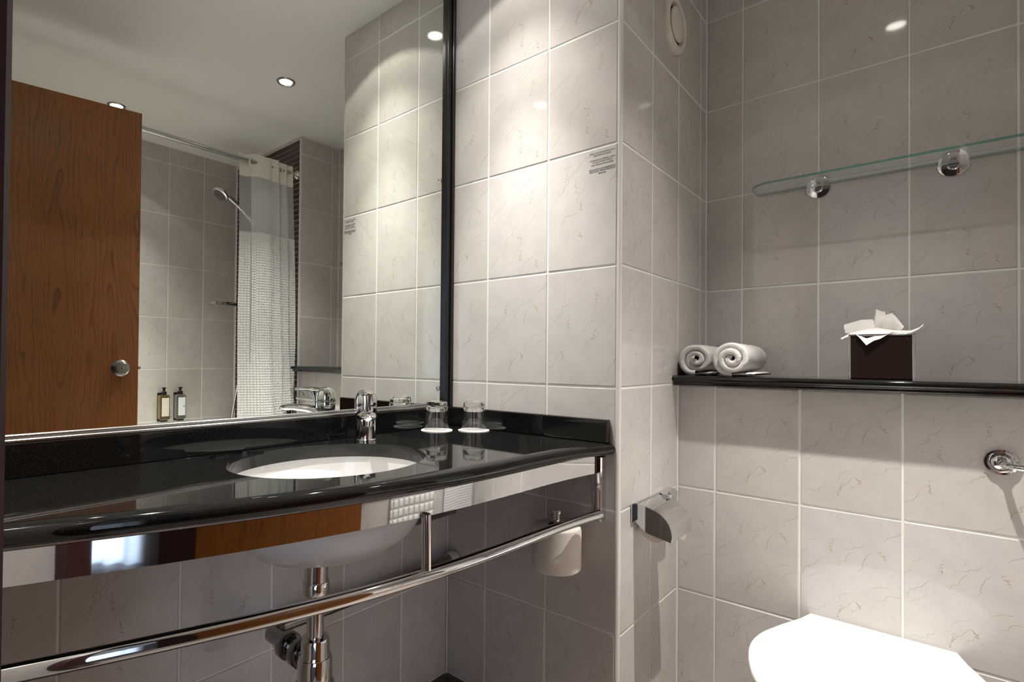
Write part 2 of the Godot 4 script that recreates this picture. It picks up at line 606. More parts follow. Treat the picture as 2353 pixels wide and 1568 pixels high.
func build_shell():
	var W := M.grout as Material
	var b := mb()
	b.bx(-0.3, 2.7, -0.1, 0.0, -0.9, ZF + 0.15)
	struct("floor", b, M.floor_stone, "grey stone bathroom floor")
	b = mb()
	b.bx(-0.3, 2.5, CEIL, CEIL + 0.12, -0.9, ZF + 0.15)
	struct("ceiling", b, M.plaster, "white painted bathroom ceiling with recessed downlights")
	# mirror wall
	b = mb()
	b.bx(-0.15, -0.0045, 0, CEIL, -0.1, ZF + 0.15)
	b.bx(-0.0045, -0.0013, 0, CT - 0.03, 0.0, ZF)
	var wa := struct("wall_left", b, W, "tiled wall under the mirror and the vanity")
	tiles(wa, Vector3(0, 0, 0), Vector3(0, 0, -1), cols_from(-ZF + 0.002, -0.002, -0.193), rows_from(ROW0, CT - 0.01), 11)
	# wall with the notice
	b = mb()
	b.bx(-0.0045, XC - 0.0085, 0, CEIL, -0.1, -0.0013)
	var wb := struct("wall_middle", b, W, "cream tiled wall beside the mirror, with the notice")
	tiles(wb, Vector3(0, 0, 0), Vector3(1, 0, 0), cols_from(0.002, XC - 0.0085, 0.1488), rows_from(ROW0, CEIL), 22)
	# side of the pillar
	b = mb()
	b.bx(XC - 0.1, XC - 0.0013, 0, CEIL, ZD, -0.1)
	b.bx(XC - 0.0085, XC - 0.0013, 0, CEIL, -0.1, -0.0085)
	var wc := struct("wall_inner", b, W, "narrow tiled side of the pillar under the air vent")
	tiles(wc, Vector3(XC, 0, 0), Vector3(0, 0, -1), [0.0085, 0.2005, 0.4005, 0.6015, 0.6565], rows_from(ROW0, CEIL), 33, func(c, y): return c < 0.4 or y > 1.0)
	# rounded corner bead of the pillar
	b = mb()
	b.smooth()
	var rad := 0.0085
	for i in 8:
		var t0 := PI / 2 * i / 8
		var t1 := PI / 2 * (i + 1) / 8
		var p0 := Vector3(XC - rad + rad * sin(t0), 0, -rad + rad * cos(t0))
		var p1 := Vector3(XC - rad + rad * sin(t1), 0, -rad + rad * cos(t1))
		b.quad(p0, p1, p1 + Vector3(0, CEIL, 0), p0 + Vector3(0, CEIL, 0))
	struct("trim_1", b, M.trim_white, "white plastic bead on the corner of the pillar")
	# wall above the ledge
	b = mb()
	b.bx(XC - 0.1, XR + 0.1, 0, CEIL, ZD - 0.1, ZD - 0.0013)
	var wd := struct("wall_back", b, W, "cream tiled wall above the black ledge")
	tiles(wd, Vector3(0, 0, ZD), Vector3(1, 0, 0), cols_from(XC + 0.002, XR - 0.002, 0.6655), rows_from(1.0035, CEIL), 44)
	# boxed-in cistern
	b = mb()
	b.bx(XC - 0.002, XR, 0, 1.0, ZD - 0.002, ZX - 0.0013)
	var wx := struct("wall_lower_back", b, W, "tiled boxing behind the toilet, under the black ledge")
	tiles(wx, Vector3(0, 0, ZX), Vector3(1, 0, 0), cols_from(XC + 0.002, XR - 0.004, 0.6602), rows_from(0.0, 1.0), 55)
	# return beside the shower
	b = mb()
	b.bx(XR + 0.0013, XR + 0.1, 0, CEIL, ZD - 0.1, ZX - 0.006)
	var wr := struct("wall_return", b, W, "narrow tiled return between the ledge and the shower")
	tiles(wr, Vector3(XR, 0, 0), Vector3(0, 0, 1), [ZD + 0.002, -0.6085, ZX - 0.008], rows_from(1.0035, CEIL), 66)
	# shower end wall with mosaic strips
	b = mb()
	b.bx(XR + 0.004, XS + 0.1, 0, CEIL, ZX - 0.1, ZX - 0.0015)
	var wm := struct("wall_shower", b, M.mosaic_grout, "shower end wall of dark brown mosaic strips")
	var bw := 0.1205
	var bh := 0.0296
	var shapes := []
	var strip := MB.new()
	strip.bx(0, bw - 0.0035, 0, bh - 0.0038, -0.005, 0.0015, 0.0012)
	var sm := strip.done()
	var rest := MB.new()
	var n := 0
	for j in range(77, 0, -1):
		for i in 6:
			var p := Vector3(XR + 0.0085 + i * bw, j * bh + 0.006, ZX)
			if p.y + bh > CEIL: continue
			if p.y > 0.55 and n < 300:
				var o := MeshInstance3D.new()
				o.name = "mosaic_strip"
				o.mesh = sm
				o.material_override = M.mosaic_brown
				o.position = p
				wm.add_child(o, true)
				n += 1
			else:
				rest.bx(p.x, p.x + bw - 0.0035, p.y, p.y + bh - 0.0038, p.z - 0.005, p.z + 0.0015, 0.0012)
	var ro := obj("lower_mosaic_strips", rest, M.mosaic_brown, wm)
	ro.set_meta("kind", "stuff")
	b = mb()
	b.bx(XR - 0.002, XR + 0.007, 0, CEIL, ZX - 0.008, ZX + 0.003, 0.003)
	struct("trim_2", b, M.trim_white, "white bead on the corner of the shower wall")
	# far wall of the shower
	b = mb()
	b.bx(XS + 0.0013, XS + 0.15, 0, CEIL, ZX, ZF + 0.15)
	var ws := struct("wall_right", b, W, "cream tiled wall of the shower bath")
	tiles(ws, Vector3(XS, 0, 0), Vector3(0, 0, 1), cols_from(ZX + 0.003, ZF - 0.002, 0.02), rows_from(0.403, CEIL), 77)
	# door wall
	b = mb()
	b.bx(-0.0045, 0.53, 0, CEIL, ZF + 0.0013, ZF + 0.12)
	var wf := struct("wall_front", b, W, "tiled wall beside the doorway")
	tiles(wf, Vector3(0, 0, ZF), Vector3(-1, 0, 0), cols_from(-0.53, -0.002, -0.36), rows_from(0.0, CEIL), 88)
	b = mb()
	b.bx(1.47, XS + 0.1, 0, CEIL, ZF + 0.0013, ZF + 0.12)
	var wf2 := struct("wall_front_right", b, W, "tiled wall at the foot of the bath")
	tiles(wf2, Vector3(0, 0, ZF), Vector3(-1, 0, 0), cols_from(-XS + 0.003, -1.49, -1.49), rows_from(0.0, CEIL), 99)
	b = mb()
	b.bx(0.53, 1.47, 2.1, CEIL, ZF + 0.0013, ZF + 0.12)
	struct("wall_front_top", b, M.plaster, "plaster above the doorway")
	# door frame
	b = mb()
	b.bx(0.525, 0.6, 0, 2.115, ZF - 0.022, ZF + 0.14, 0.004)
	b.bx(1.415, 1.489, 0, 2.115, ZF - 0.022, ZF + 0.14, 0.004)
	b.bx(0.6, 1.415, 2.075, 2.115, ZF - 0.022, ZF + 0.14, 0.004)
	struct("trim_3", b, M.frame_paint, "dark brown painted door frame")
	# baseboards
	b = mb()
	b.bx(-0.004, 0.008, 0, 0.1, 0.008, ZF, 0.003)
	struct("baseboard_left", b, M.baseboard_tile, "dark grey tile baseboard under the vanity")
	b = mb()
	b.bx(0.0, XC, 0, 0.1, -0.004, 0.008, 0.003)
	struct("baseboard_middle", b, M.baseboard_tile, "dark grey tile baseboard under the notice wall")
	# sealant lines in the inner corners
	b = mb()
	b.tube([Vector3(XC + 0.001, 1.03, ZD + 0.001), Vector3(XC + 0.001, CEIL, ZD + 0.001)], 0.0035, 8)
	struct("trim_4", b, M.caulk, "white sealant line in the corner above the ledge")
	b = mb()
	b.tube([Vector3(XC + 0.001, 0.0, ZX + 0.001), Vector3(XC + 0.001, 1.0, ZX + 0.001)], 0.0036, 8)
	struct("trim_5", b, M.caulk, "white sealant line in the corner of the boxing")
	b = mb()
	b.tube([Vector3(XS - 0.001, 0.55, ZX + 0.002), Vector3(XS - 0.001, CEIL, ZX + 0.002)], 0.004, 8)
	struct("trim_6", b, M.caulk, "white sealant line in the shower corner")
	b = mb()
	b.tube([Vector3(0.002, 0.1, 0.002), Vector3(0.002, CT - 0.04, 0.002)], 0.003, 8)
	struct("trim_7", b, M.caulk, "pale sealant line in the corner under the vanity")

func build_bedroom():   # the room behind the doorway: only its daylight reaches the chrome
	var z0 := ZF + 0.12
	var b := mb()
	b.bx(-0.6, 3.0, -0.1, -0.002, ZF + 0.15, 5.0)
	struct("floor_bedroom", b, M.carpet, "carpet of the bedroom outside the doorway")
	b = mb()
	b.bx(-0.6, 3.0, 2.4, 2.5, z0, 5.0)
	struct("ceiling_bedroom", b, M.plaster, "bedroom ceiling")
	b = mb()
	b.bx(-0.7, -0.6, 0, 2.4, z0, 5.0)
	struct("wall_bedroom_left", b, M.bedroom_paint, "bedroom wall")
	b = mb()
	b.bx(-0.6, 3.0, 0, 2.4, 5.0, 5.1)
	struct("wall_bedroom_far", b, M.bedroom_paint, "bedroom wall")
	b = mb()
	b.bx(2.6, 2.7, 0, 2.4, z0, 1.84)
	b.bx(2.6, 2.7, 0, 2.4, 3.15, 5.0)
	b.bx(2.6, 2.7, 2.25, 2.4, 1.84, 3.15)
	b.bx(-0.6, -0.1545, 0, 2.4, z0, z0 + 0.03)
	b.bx(XS + 0.15, 2.6, 0, 2.4, z0 - 0.005, z0 + 0.03)
	b.bx(-0.15, 2.4, CEIL + 0.12, 2.4, z0 - 0.1, z0 + 0.03)
	struct("wall_bedroom_right", b, M.bedroom_paint, "bedroom wall with a tall window")
	b = mb()
	b.bx(2.62, 2.66, 0, 2.25, 1.84, 1.88)
	b.bx(2.62, 2.66, 0, 2.25, 3.1, 3.15)
	b.bx(2.62, 2.66, 2.2, 2.25, 1.88, 3.1)
	b.bx(2.62, 2.66, 0, 0.05, 1.88, 3.1)
	b.bx(2.62, 2.66, 0.05, 2.2, 2.66, 2.71)
	struct("window_1", b, M.trim_white, "tall bedroom window")
	b = mb()
	b.grid(120, 2, func(u, v): return Vector3(2.55 + 0.018 * sin(u * 70.0), 0.02 + v * 2.3, 1.8 + u * 1.42))
	tag(obj("sheer_curtain", b, M.window_sheer), "white sheer curtain across the tall bedroom window", "curtain")

# ---------------------------------------------------------------- lamps
func downlight(x: float, z: float, label: String, beam := 3.3, halo := 0.95, spill := 0.1):
	var t := thing("ceiling_downlight", label, "downlight", Vector3(x, CEIL, z), "recessed ceiling downlights")
	var b := MB.new()
	b.lathe([Vector2(0.027, -0.002), Vector2(0.032, -0.005), Vector2(0.038, -0.004), Vector2(0.041, -0.0005), Vector2(0.041, 0.0)], 40)
	obj("trim_ring", b, M.brushed_steel, t)
	b = MB.new()
	b.lathe([Vector2(0.0, -0.0025), Vector2(0.0275, -0.0022)], 32)
	obj("lamp_face", b, M.lamp_face, t)
	# a dichroic lamp: narrow beam, softer halo round it and the faint spill that the can cuts off sharply
	for k in 3:
		var s := SpotLight3D.new()
		s.name = ["beam_light", "halo_light", "spill_light"][k]
		s.light_color = C8(255, 250, 243)
		s.light_energy = [beam, halo, spill][k]
		s.light_size = 0.013
		s.spot_angle = [25.5, 43.0, 56.5][k]
		s.spot_angle_attenuation = [1.0, 1.0, 0.06][k]
		s.spot_range = 12.0
		s.spot_attenuation = 2.0
		s.shadow_enabled = true
		t.add_child(s)
		s.position = Vector3(0, -0.03, 0)
		s.rotation_degrees = Vector3(-90, 0, 0)

# ---------------------------------------------------------------- vanity
func front(z: float) -> float:   # plan of the bowed front: line of the towel rail
	var t := clampf(z, -0.01, 1.25)
	return 0.51298 + t * (-0.1447 + t * (0.43687 + t * (-0.68154 + t * 0.23961))) + 0.01 * pow(maxf(0.0, 1.0 - z / 0.25), 2.0)
func nosing(z: float) -> float: return -0.016 + 0.02 * pow(maxf(0.0, 1.0 - z / 0.3), 2.0)
func front_pt(z: float, out: float, y: float) -> Vector3:
	var d := Vector3(front(z + 0.01) - front(z - 0.01), 0, 0.02).normalized()
	var nrm := Vector3(d.z, 0, -d.x)
	return Vector3(front(z), y, z) + nrm * out

const SX := 0.225
const SZ := 0.6
const RA := 0.171
const RB := 0.203

func ell(t: float, k := 1.0) -> Vector2: return Vector2(SX + RA * k * sin(t), SZ + RB * k * cos(t))

func ray_out(o: Vector2, d: Vector2, poly: Array) -> Vector2:
	var best := 1e9
	for i in poly.size():
		var a: Vector2 = poly[i]
		var e: Vector2 = poly[(i + 1) % poly.size()] - a
		var den := d.cross(e)
		if absf(den) < 1e-9: continue
		var s := (a - o).cross(e) / den
		var u := (a - o).cross(d) / den
		if s > 0 and u >= -1e-6 and u <= 1.000001: best = minf(best, s)
	return o + d * best

func build_counter():
	var c := thing("vanity_counter", "polished black granite vanity top with a bowed front edge", "counter", Vector3(0.25, 0.833, 0.6))
	var z1 := ZF - 0.003
	var outer := [Vector2(0.002, 0.002)]
	var N := 48
	for i in N + 1:
		var z := lerpf(0.002, z1, float(i) / N)
		outer.append(Vector2(front_pt(z, nosing(z), 0).x, z))
	outer.append(Vector2(0.002, z1))
	var o := Vector2(SX, SZ)
	var angs := []
	for i in 300: angs.append(TAU * i / 300)
	for q in [outer[0], outer[1], outer[N + 1], outer[N + 2]]: angs.append(fposmod(atan2((q.x - SX) / RA, (q.y - SZ) / RB), TAU))
	angs.sort()
	var cc := Vector2(0.082, 0.716)   # soap dish recess
	var cr := 0.062
	var hole := []
	var dish := []
	var ed := []
	for t in angs:
		var e := ell(t)
		var d := (e - o).normalized()
		var f := o - cc
		var bb := f.dot(d)
		var disc := bb * bb - f.length_squared() + cr * cr
		var far := -bb + sqrt(disc) if disc > 0 else 0.0
		var re := (e - o).length()
		hole.append(o + d * maxf(re, far))
		dish.append(far > re + 0.0005)
		ed.append(e)
	var b := mb(c)
	b.flat()
	var n := angs.size()
	var p3 := func(p: Vector2, y: float) -> Vector3: return Vector3(p.x, y, p.y)
	for i in n:
		var j := (i + 1) % n
		var oi := ray_out(o, (hole[i] - o).normalized(), outer)
		var oj := ray_out(o, (hole[j] - o).normalized(), outer)
		b.flat()
		b.quad(p3.call(hole[j], CT), p3.call(hole[i], CT), p3.call(oi, CT), p3.call(oj, CT))
		b.quad(p3.call(hole[i], CT - 0.03), p3.call(hole[j], CT - 0.03), p3.call(oj, CT - 0.03), p3.call(oi, CT - 0.03))
	b.smooth()
	for i in n:
		var j := (i + 1) % n
		var yi := CT - 0.005 if dish[i] else CT
		var yj := CT - 0.005 if dish[j] else CT
		b.quad(p3.call(ed[j], CT - 0.03), p3.call(ed[i], CT - 0.03), p3.call(ed[i], yi), p3.call(ed[j], yj))
	b.flat()
	for i in n:
		var j := (i + 1) % n
		if dish[i] or dish[j]:
			b.quad(p3.call(ed[j], CT - 0.005), p3.call(ed[i], CT - 0.005), p3.call(hole[i], CT - 0.005), p3.call(hole[j], CT - 0.005))
			b.quad(p3.call(hole[j], CT - 0.005), p3.call(hole[i], CT - 0.005), p3.call(hole[i], CT), p3.call(hole[j], CT))
	obj("top", b, M.granite, c)
	# half-round nosing
	b = mb(c)
	b.smooth()
	var rings := []
	for i in N + 1:
		var z := lerpf(0.002, z1, float(i) / N)
		var ring := []
		for k in 13:
			var t := PI * (k / 12.0) - PI / 2
			var q := front_pt(z, nosing(z) + 0.02 * cos(t), CT - 0.015 + 0.015 * sin(t))
			q.z = clampf(q.z, 0.001, z1)
			if i == 0: q.z = 0.002
			ring.append(q)
		rings.append(ring)
	for i in N:
		for k in 12: b.quad(rings[i + 1][k], rings[i][k], rings[i][k + 1], rings[i + 1][k + 1])
	obj("front_nosing", b, M.granite, c)
	b = mb(c)
	b.bx(0.0005, 0.02, CT, 0.925, 0.02, z1, 0.0015)
	obj("backsplash", b, M.granite, c)
	b = mb(c)
	b.bx(0.0005, 0.533, CT, 0.925, 0.0005, 0.02, 0.0025)
	obj("backsplash", b, M.granite, c)
	# basin
	var s := thing("wash_basin", "white oval ceramic basin set under the granite top", "basin", Vector3(SX, 0.68, SZ))
	b = mb(s)
	var prof_in := [[1.035, CT - 0.0305], [1.03, 0.83], [1.0, 0.80], [0.93, 0.765], [0.8, 0.735], [0.6, 0.715], [0.35, 0.706], [0.11, 0.703]]
	var prof_out := [[1.12, CT - 0.0305], [1.12, 0.828], [1.06, 0.80], [1.0, 0.765], [0.9, 0.73], [0.74, 0.702], [0.5, 0.688], [0.3, 0.682], [0.16, 0.68], [0.11, 0.68]]
	for side in 2:
		var pr: Array = [prof_in, prof_out][side]
		b.smooth()
		for i in pr.size() - 1:
			for j in 72:
				var q := []
				for e in [[i, j], [i, j + 1], [i + 1, j + 1], [i + 1, j]]:
					var w := ell(TAU * e[1] / 72.0, pr[e[0]][0])
					if pr[e[0]][0] < 0.5:
						var rr := lerpf(1.0, 0.185 / 0.203, 1.0 - pr[e[0]][0])
						w.y = SZ + (w.y - SZ) * rr
					q.append(Vector3(w.x, pr[e[0]][1], w.y))
				if side == 0: b.quad(q[0], q[1], q[2], q[3])
				else: b.quad(q[3], q[2], q[1], q[0])
	obj("bowl", b, M.ceramic_white, s)
	b = mb(s)
	b.lathe([Vector2(0.0, 0.706), Vector2(0.0, 0.708), Vector2(0.02, 0.7085), Vector2(0.023, 0.706), Vector2(0.023, 0.7)].slice(1), 28, Vector3(SX, 0, SZ))
	b.lathe([Vector2(0.0, 0.712), Vector2(0.012, 0.7115), Vector2(0.016, 0.709)], 24, Vector3(SX, 0, SZ))
	obj("drain", b, M.chrome, s)

func build_rail():
	var t := thing("vanity_rail", "chrome fascia band and bowed towel rail under the vanity top", "towel rail", Vector3(0.45, 0.678, 0.6))
	var N := 60
	var z0 := 0.03
	var z1 := ZF - 0.004
	var b := mb(t)
	b.smooth()
	for i in N:
		var za := lerpf(z0, z1, float(i) / N)
		var zb := lerpf(z0, z1, float(i + 1) / N)
		b.quad(front_pt(zb, -0.005, 0.795), front_pt(za, -0.005, 0.795), front_pt(za, -0.005, 0.837), front_pt(zb, -0.005, 0.837))
	b.smooth()
	for i in N:
		var za := lerpf(z0, z1, float(i) / N)
		var zb := lerpf(z0, z1, float(i + 1) / N)
		b.quad(front_pt(za, -0.0075, 0.795), front_pt(zb, -0.0075, 0.795), front_pt(zb, -0.0075, 0.837), front_pt(za, -0.0075, 0.837))
	b.smooth()
	for i in N:
		var za := lerpf(z0, z1, float(i) / N)
		var zb := lerpf(z0, z1, float(i + 1) / N)
		b.quad(front_pt(zb, -0.0075, 0.795), front_pt(za, -0.0075, 0.795), front_pt(za, -0.005, 0.795), front_pt(zb, -0.005, 0.795))
	obj("fascia", b, M.chrome, t)
	b = mb(t)
	var pts := []
	for i in N + 1: pts.append(front_pt(lerpf(0.026, z1, float(i) / N), 0, 0.695))
	b.tube(pts, 0.0118, 20)
	obj("rail", b, M.chrome, t)
	b = mb(t)
	b.bx(0.497, 0.5235, 0.678, CT - 0.031, 0.0015, 0.0285, 0.003)
	obj("end_bracket", b, M.chrome, t)
	b = mb(t)
	var pz := 0.578
	b.tube([Vector3(front(pz) - 0.001, 0.7, pz), Vector3(front(pz) - 0.002, 0.8, pz)], 0.0085, 16)
	obj("upright", b, M.chrome, t)

func build_mirror():
	var t := thing("wall_mirror", "large frameless wall mirror above the granite backsplash", "mirror", Vector3(0, 0.936, 0.6))
	var b := mb(t)
	b.bx(-0.0042, 0.0, 0.93, CEIL - 0.001, 0.03, ZF - 0.002)
	obj("glass", b, M.mirror_silver, t)
	b = mb(t)
	b.bx(-0.002, 0.012, 0.926, CEIL - 0.001, 0.013, 0.0305, 0.0015)
	b.bx(-0.002, 0.018, 0.926, CEIL - 0.001, 0.0, 0.0125, 0.0015)
	obj("edge_strip", b, M.black_strip, t)
	b = mb(t)
	b.bx(0.0002, 0.0185, 0.9255, 0.931, 0.031, ZF - 0.004, 0.001)
	b.bx(0.0002, 0.006, 0.931, 0.9375, 0.031, ZF - 0.004, 0.001)
	obj("bottom_channel", b, M.brushed_steel, t)
	for y in [1.616, 0.981]:
		b = mb(t)
		b.xf = Transform3D(Basis(Vector3.FORWARD, PI / 2), Vector3(0, y, 0.0505))
		b.lathe([Vector2(0.0075, 0.0), Vector2(0.0072, 0.0015), Vector2(0.0055, 0.0028), Vector2(0.002, 0.0034), Vector2(0.0, 0.0034)], 20)
		obj("screw_cap", b, M.chrome, t)

func build_faucet():
	var at := Vector3(0.085, CT, 0.4)
	var t := thing("basin_mixer_tap", "chrome single-lever mixer tap behind the basin", "tap", at)
	var fwd := Vector3(0.809, 0, 0.588)
	t.basis = Basis(fwd, Vector3.UP, fwd.cross(Vector3.UP))
	var b := MB.new()
	b.lathe([Vector2(0.0275, 0.0), Vector2(0.0275, 0.004), Vector2(0.0255, 0.006), Vector2(0.0245, 0.02), Vector2(0.0245, 0.05), Vector2(0.0265, 0.066), Vector2(0.0272, 0.08), Vector2(0.0268, 0.085), Vector2(0.0, 0.085)], 40)
	obj("body", b, M.chrome, t)
	b = MB.new()   # dome over the cartridge
	b.lathe([Vector2(0.0268, 0.086), Vector2(0.0272, 0.088), Vector2(0.0272, 0.1), Vector2(0.025, 0.112), Vector2(0.019, 0.12), Vector2(0.01, 0.1235), Vector2(0.0, 0.1245)], 40)
	var dome := obj("lever_cap", b, M.chrome, t)
	b = MB.new()
	b.tube([Vector3(-0.005, 0.113, 0), Vector3(0.015, 0.1165, 0), Vector3(0.04, 0.1185, 0), Vector3(0.065, 0.119, 0), Vector3(0.082, 0.1185, 0), Vector3(0.086, 0.118, 0)], [0.017, 0.02, 0.019, 0.0165, 0.012, 0.004], 24, true, 0.3)
	obj("lever", b, M.chrome, dome)
	b = MB.new()
	b.tube([Vector3(0.012, 0.082, 0), Vector3(0.026, 0.077, 0), Vector3(0.03, 0.095, 0), Vector3(0.034, 0.113, 0)].slice(1), [0.011, 0.009, 0.0105], 16, true, 0.55)
	obj("lever_stem", b, M.chrome, dome)
	b = MB.new()   # spout
	b.tube([Vector3(0.0, 0.058, 0), Vector3(0.02, 0.06, 0), Vector3(0.045, 0.0655, 0), Vector3(0.075, 0.0685, 0), Vector3(0.1, 0.0685, 0), Vector3(0.118, 0.067, 0), Vector3(0.124, 0.0655, 0)], [0.024, 0.0235, 0.021, 0.0195, 0.0185, 0.015, 0.006], 28, true, 0.52)
	var sp := obj("spout", b, M.chrome, t)
	b = MB.new()
	b.lathe([Vector2(0.0, 0.046), Vector2(0.011, 0.046), Vector2(0.0125, 0.047), Vector2(0.0125, 0.062)], 28, Vector3(0.1, 0, 0))
	obj("aerator", b, M.chrome, sp)
	b = MB.new()
	b.tube([Vector3(-0.035, 0.0, 0), Vector3(-0.035, 0.05, 0)], 0.0022, 10)
	b.lathe([Vector2(0.0, 0.049), Vector2(0.004, 0.05), Vector2(0.0062, 0.055), Vector2(0.0055, 0.06), Vector2(0.0, 0.062)], 16, Vector3(-0.035, 0, 0))
	obj("lift_rod", b, M.chrome, t)

func build_plumbing():
	var x := 0.215
	var z := 0.628
	var t := thing("basin_bottle_trap", "chrome bottle trap and waste pipe under the basin", "bottle trap", Vector3(x, 0.36, z))
	var part := func(pr: Array, called: String, m: Material, segs := 32):
		var b := mb(t)
		b.lathe(pr, segs, Vector3(x, 0, z))
		obj(called, b, m, t)
	part.call([Vector2(0.0235, 0.618), Vector2(0.0235, 0.666), Vector2(0.03, 0.669), Vector2(0.033, 0.676), Vector2(0.033, 0.681)], "tailpiece", M.chrome)
	part.call([Vector2(0.018, 0.606), Vector2(0.026, 0.607), Vector2(0.027, 0.612), Vector2(0.027, 0.626), Vector2(0.0255, 0.63), Vector2(0.023, 0.631)], "nut", M.chrome, 12)
	part.call([Vector2(0.0165, 0.5), Vector2(0.0165, 0.61)], "tube", M.chrome)
	part.call([Vector2(0.03, 0.483), Vector2(0.028, 0.49), Vector2(0.028, 0.513), Vector2(0.026, 0.519), Vector2(0.0168, 0.52)], "collar", M.chrome)
	part.call([Vector2(0.034, 0.425), Vector2(0.034, 0.476), Vector2(0.032, 0.483), Vector2(0.0295, 0.4835)], "bottle", M.chrome)
	part.call([Vector2(0.0, 0.345), Vector2(0.028, 0.345), Vector2(0.034, 0.352), Vector2(0.035, 0.408), Vector2(0.037, 0.41), Vector2(0.0385, 0.415), Vector2(0.0385, 0.43), Vector2(0.036, 0.434), Vector2(0.034, 0.4345)], "cup", M.chrome)
	var b := mb(t)
	b.tube([Vector3(x - 0.02, 0.468, z), Vector3(0.055, 0.468, z), Vector3(0.035, 0.468, z - 0.012), Vector3(0.032, 0.4665, z - 0.04), Vector3(0.032, 0.46, 0.3), Vector3(0.032, 0.462, 0.03)], 0.016, 16)
	obj("outlet_pipe", b, M.dull_chrome, t)
	for k in 2:
		b = mb(t)
		b.xf = Transform3D(Basis(Vector3.FORWARD, PI / 2), Vector3(x - 0.05 - k * 0.045, 0.468, z))
		b.lathe([Vector2(0.017, -0.012), Vector2(0.027, -0.011), Vector2(0.028, -0.008), Vector2(0.028, 0.009), Vector2(0.026, 0.012), Vector2(0.017, 0.0125)], 14)
		obj("outlet_nut", b, M.dull_chrome, t)
	b = mb(t)
	b.xf = Transform3D(Basis(Vector3.RIGHT, PI / 2), Vector3(0.032, 0.462, 0.004))
	b.lathe([Vector2(0.017, 0.026), Vector2(0.021, 0.025), Vector2(0.023, 0.02), Vector2(0.023, 0.0)].map(func(q): return q), 24)
	obj("wall_collar", b, M.ceramic_white, t)
	var w := thing("supply_pipe", "thin chrome water pipe clipped to the tiles under the vanity", "pipe", Vector3(0.03, 0.6, 0.15))
	b = mb(w)
	b.tube([Vector3(0.03, 0.606, 0.004), Vector3(0.03, 0.606, 0.33), Vector3(0.036, 0.612, 0.35), Vector3(0.045, 0.64, 0.36), Vector3(0.07, 0.8, 0.4), Vector3(0.085, 0.833, 0.408)], 0.0085, 12)
	obj("pipe", b, M.dull_chrome, w)
	b = mb(w)
	b.bx(0.001, 0.042, 0.594, 0.618, 0.245, 0.262, 0.003)
	obj("clip", b, M.dull_chrome, w)
	b = mb(w)
	b.tube([Vector3(0.03, 0.606, 0.285), Vector3(0.03, 0.606, 0.325)], 0.0135, 8)
	b.tube([Vector3(0.03, 0.606, 0.3), Vector3(0.052, 0.606, 0.3)], 0.006, 10)
	obj("valve", b, M.dull_chrome, w)
	b = mb()
	b.tube([Vector3(0.2, 0.69, 0.545), Vector3(0.2, 0.652, 0.547)], 0.0022, 8)
	tag(obj("pop_up_rod", b, M.dull_chrome), "thin steel rod hanging under the basin", "rod")

# ---------------------------------------------------------------- things on the counter and walls
func build_tumblers():
	var labels := ["upturned clear tumbler on a doily, next to the mirror", "upturned clear tumbler on a doily, in front of the notice wall"]
	var dl := ["white scalloped paper doily under the tumbler next to the mirror", "white scalloped paper doily under the tumbler in front of the notice wall"]
	var spots := [Vector3(0.078, CT, 0.137), Vector3(0.15, CT, 0.06)]
	for k in 2:
		var d := thing("paper_doily", dl[k], "doily", spots[k], "paper doilies under the tumblers")
		var b := MB.new()
		b.flat()
		var n := 96
		var ring := []
		for i in n:
			var t := TAU * i / n
			var r := 0.0425 + 0.0022 * absf(cos(t * 9.0 + k))
			ring.append(Vector3(r * sin(t), 0.0012 + 0.0012 * (0.5 + 0.5 * sin(t * 3.0 + k * 2.0)), r * cos(t)))
		for i in n:
			var j := (i + 1) % n
			b.tri(Vector3(0, 0.0012, 0), ring[i], ring[j])
			b.quad(ring[i] * Vector3(1, 0, 1), ring[j] * Vector3(1, 0, 1), ring[j], ring[i])
		obj("sheet", b, M.doily_paper, d)
		var g := thing("glass_tumbler", labels[k], "glass", spots[k] + Vector3(0, 0.0026, 0), "upturned tumblers beside the tap")
		b = MB.new()
		b.lathe([Vector2(0.0252, 0.0645), Vector2(0.0268, 0.055), Vector2(0.0336, 0.0008)], 64)
		b.lathe([Vector2(0.0336, 0.0008), Vector2(0.0345, 0.0), Vector2(0.0356, 0.001), Vector2(0.0345, 0.02), Vector2(0.0335, 0.034), Vector2(0.0325, 0.045), Vector2(0.0315, 0.055), Vector2(0.0306, 0.0645)], 64)
		obj("wall", b, M.tumbler_wall, g)
		b = MB.new()   # thick foot with shallow flutes
		b.lathe([Vector2(0.0, 0.0652), Vector2(0.0195, 0.0652), Vector2(0.0238, 0.0635), Vector2(0.0258, 0.0585), Vector2(0.0285, 0.052), Vector2(0.0312, 0.054), Vector2(0.0308, 0.06), Vector2(0.0303, 0.067), Vector2(0.0297, 0.073), Vector2(0.0285, 0.0775), Vector2(0.0255, 0.0795), Vector2(0.018, 0.079), Vector2(0.0, 0.0775)], 64, Vector3(), 0.05, 8, 0.053, 0.076)
		obj("foot", b, M.tumbler_glass, g)

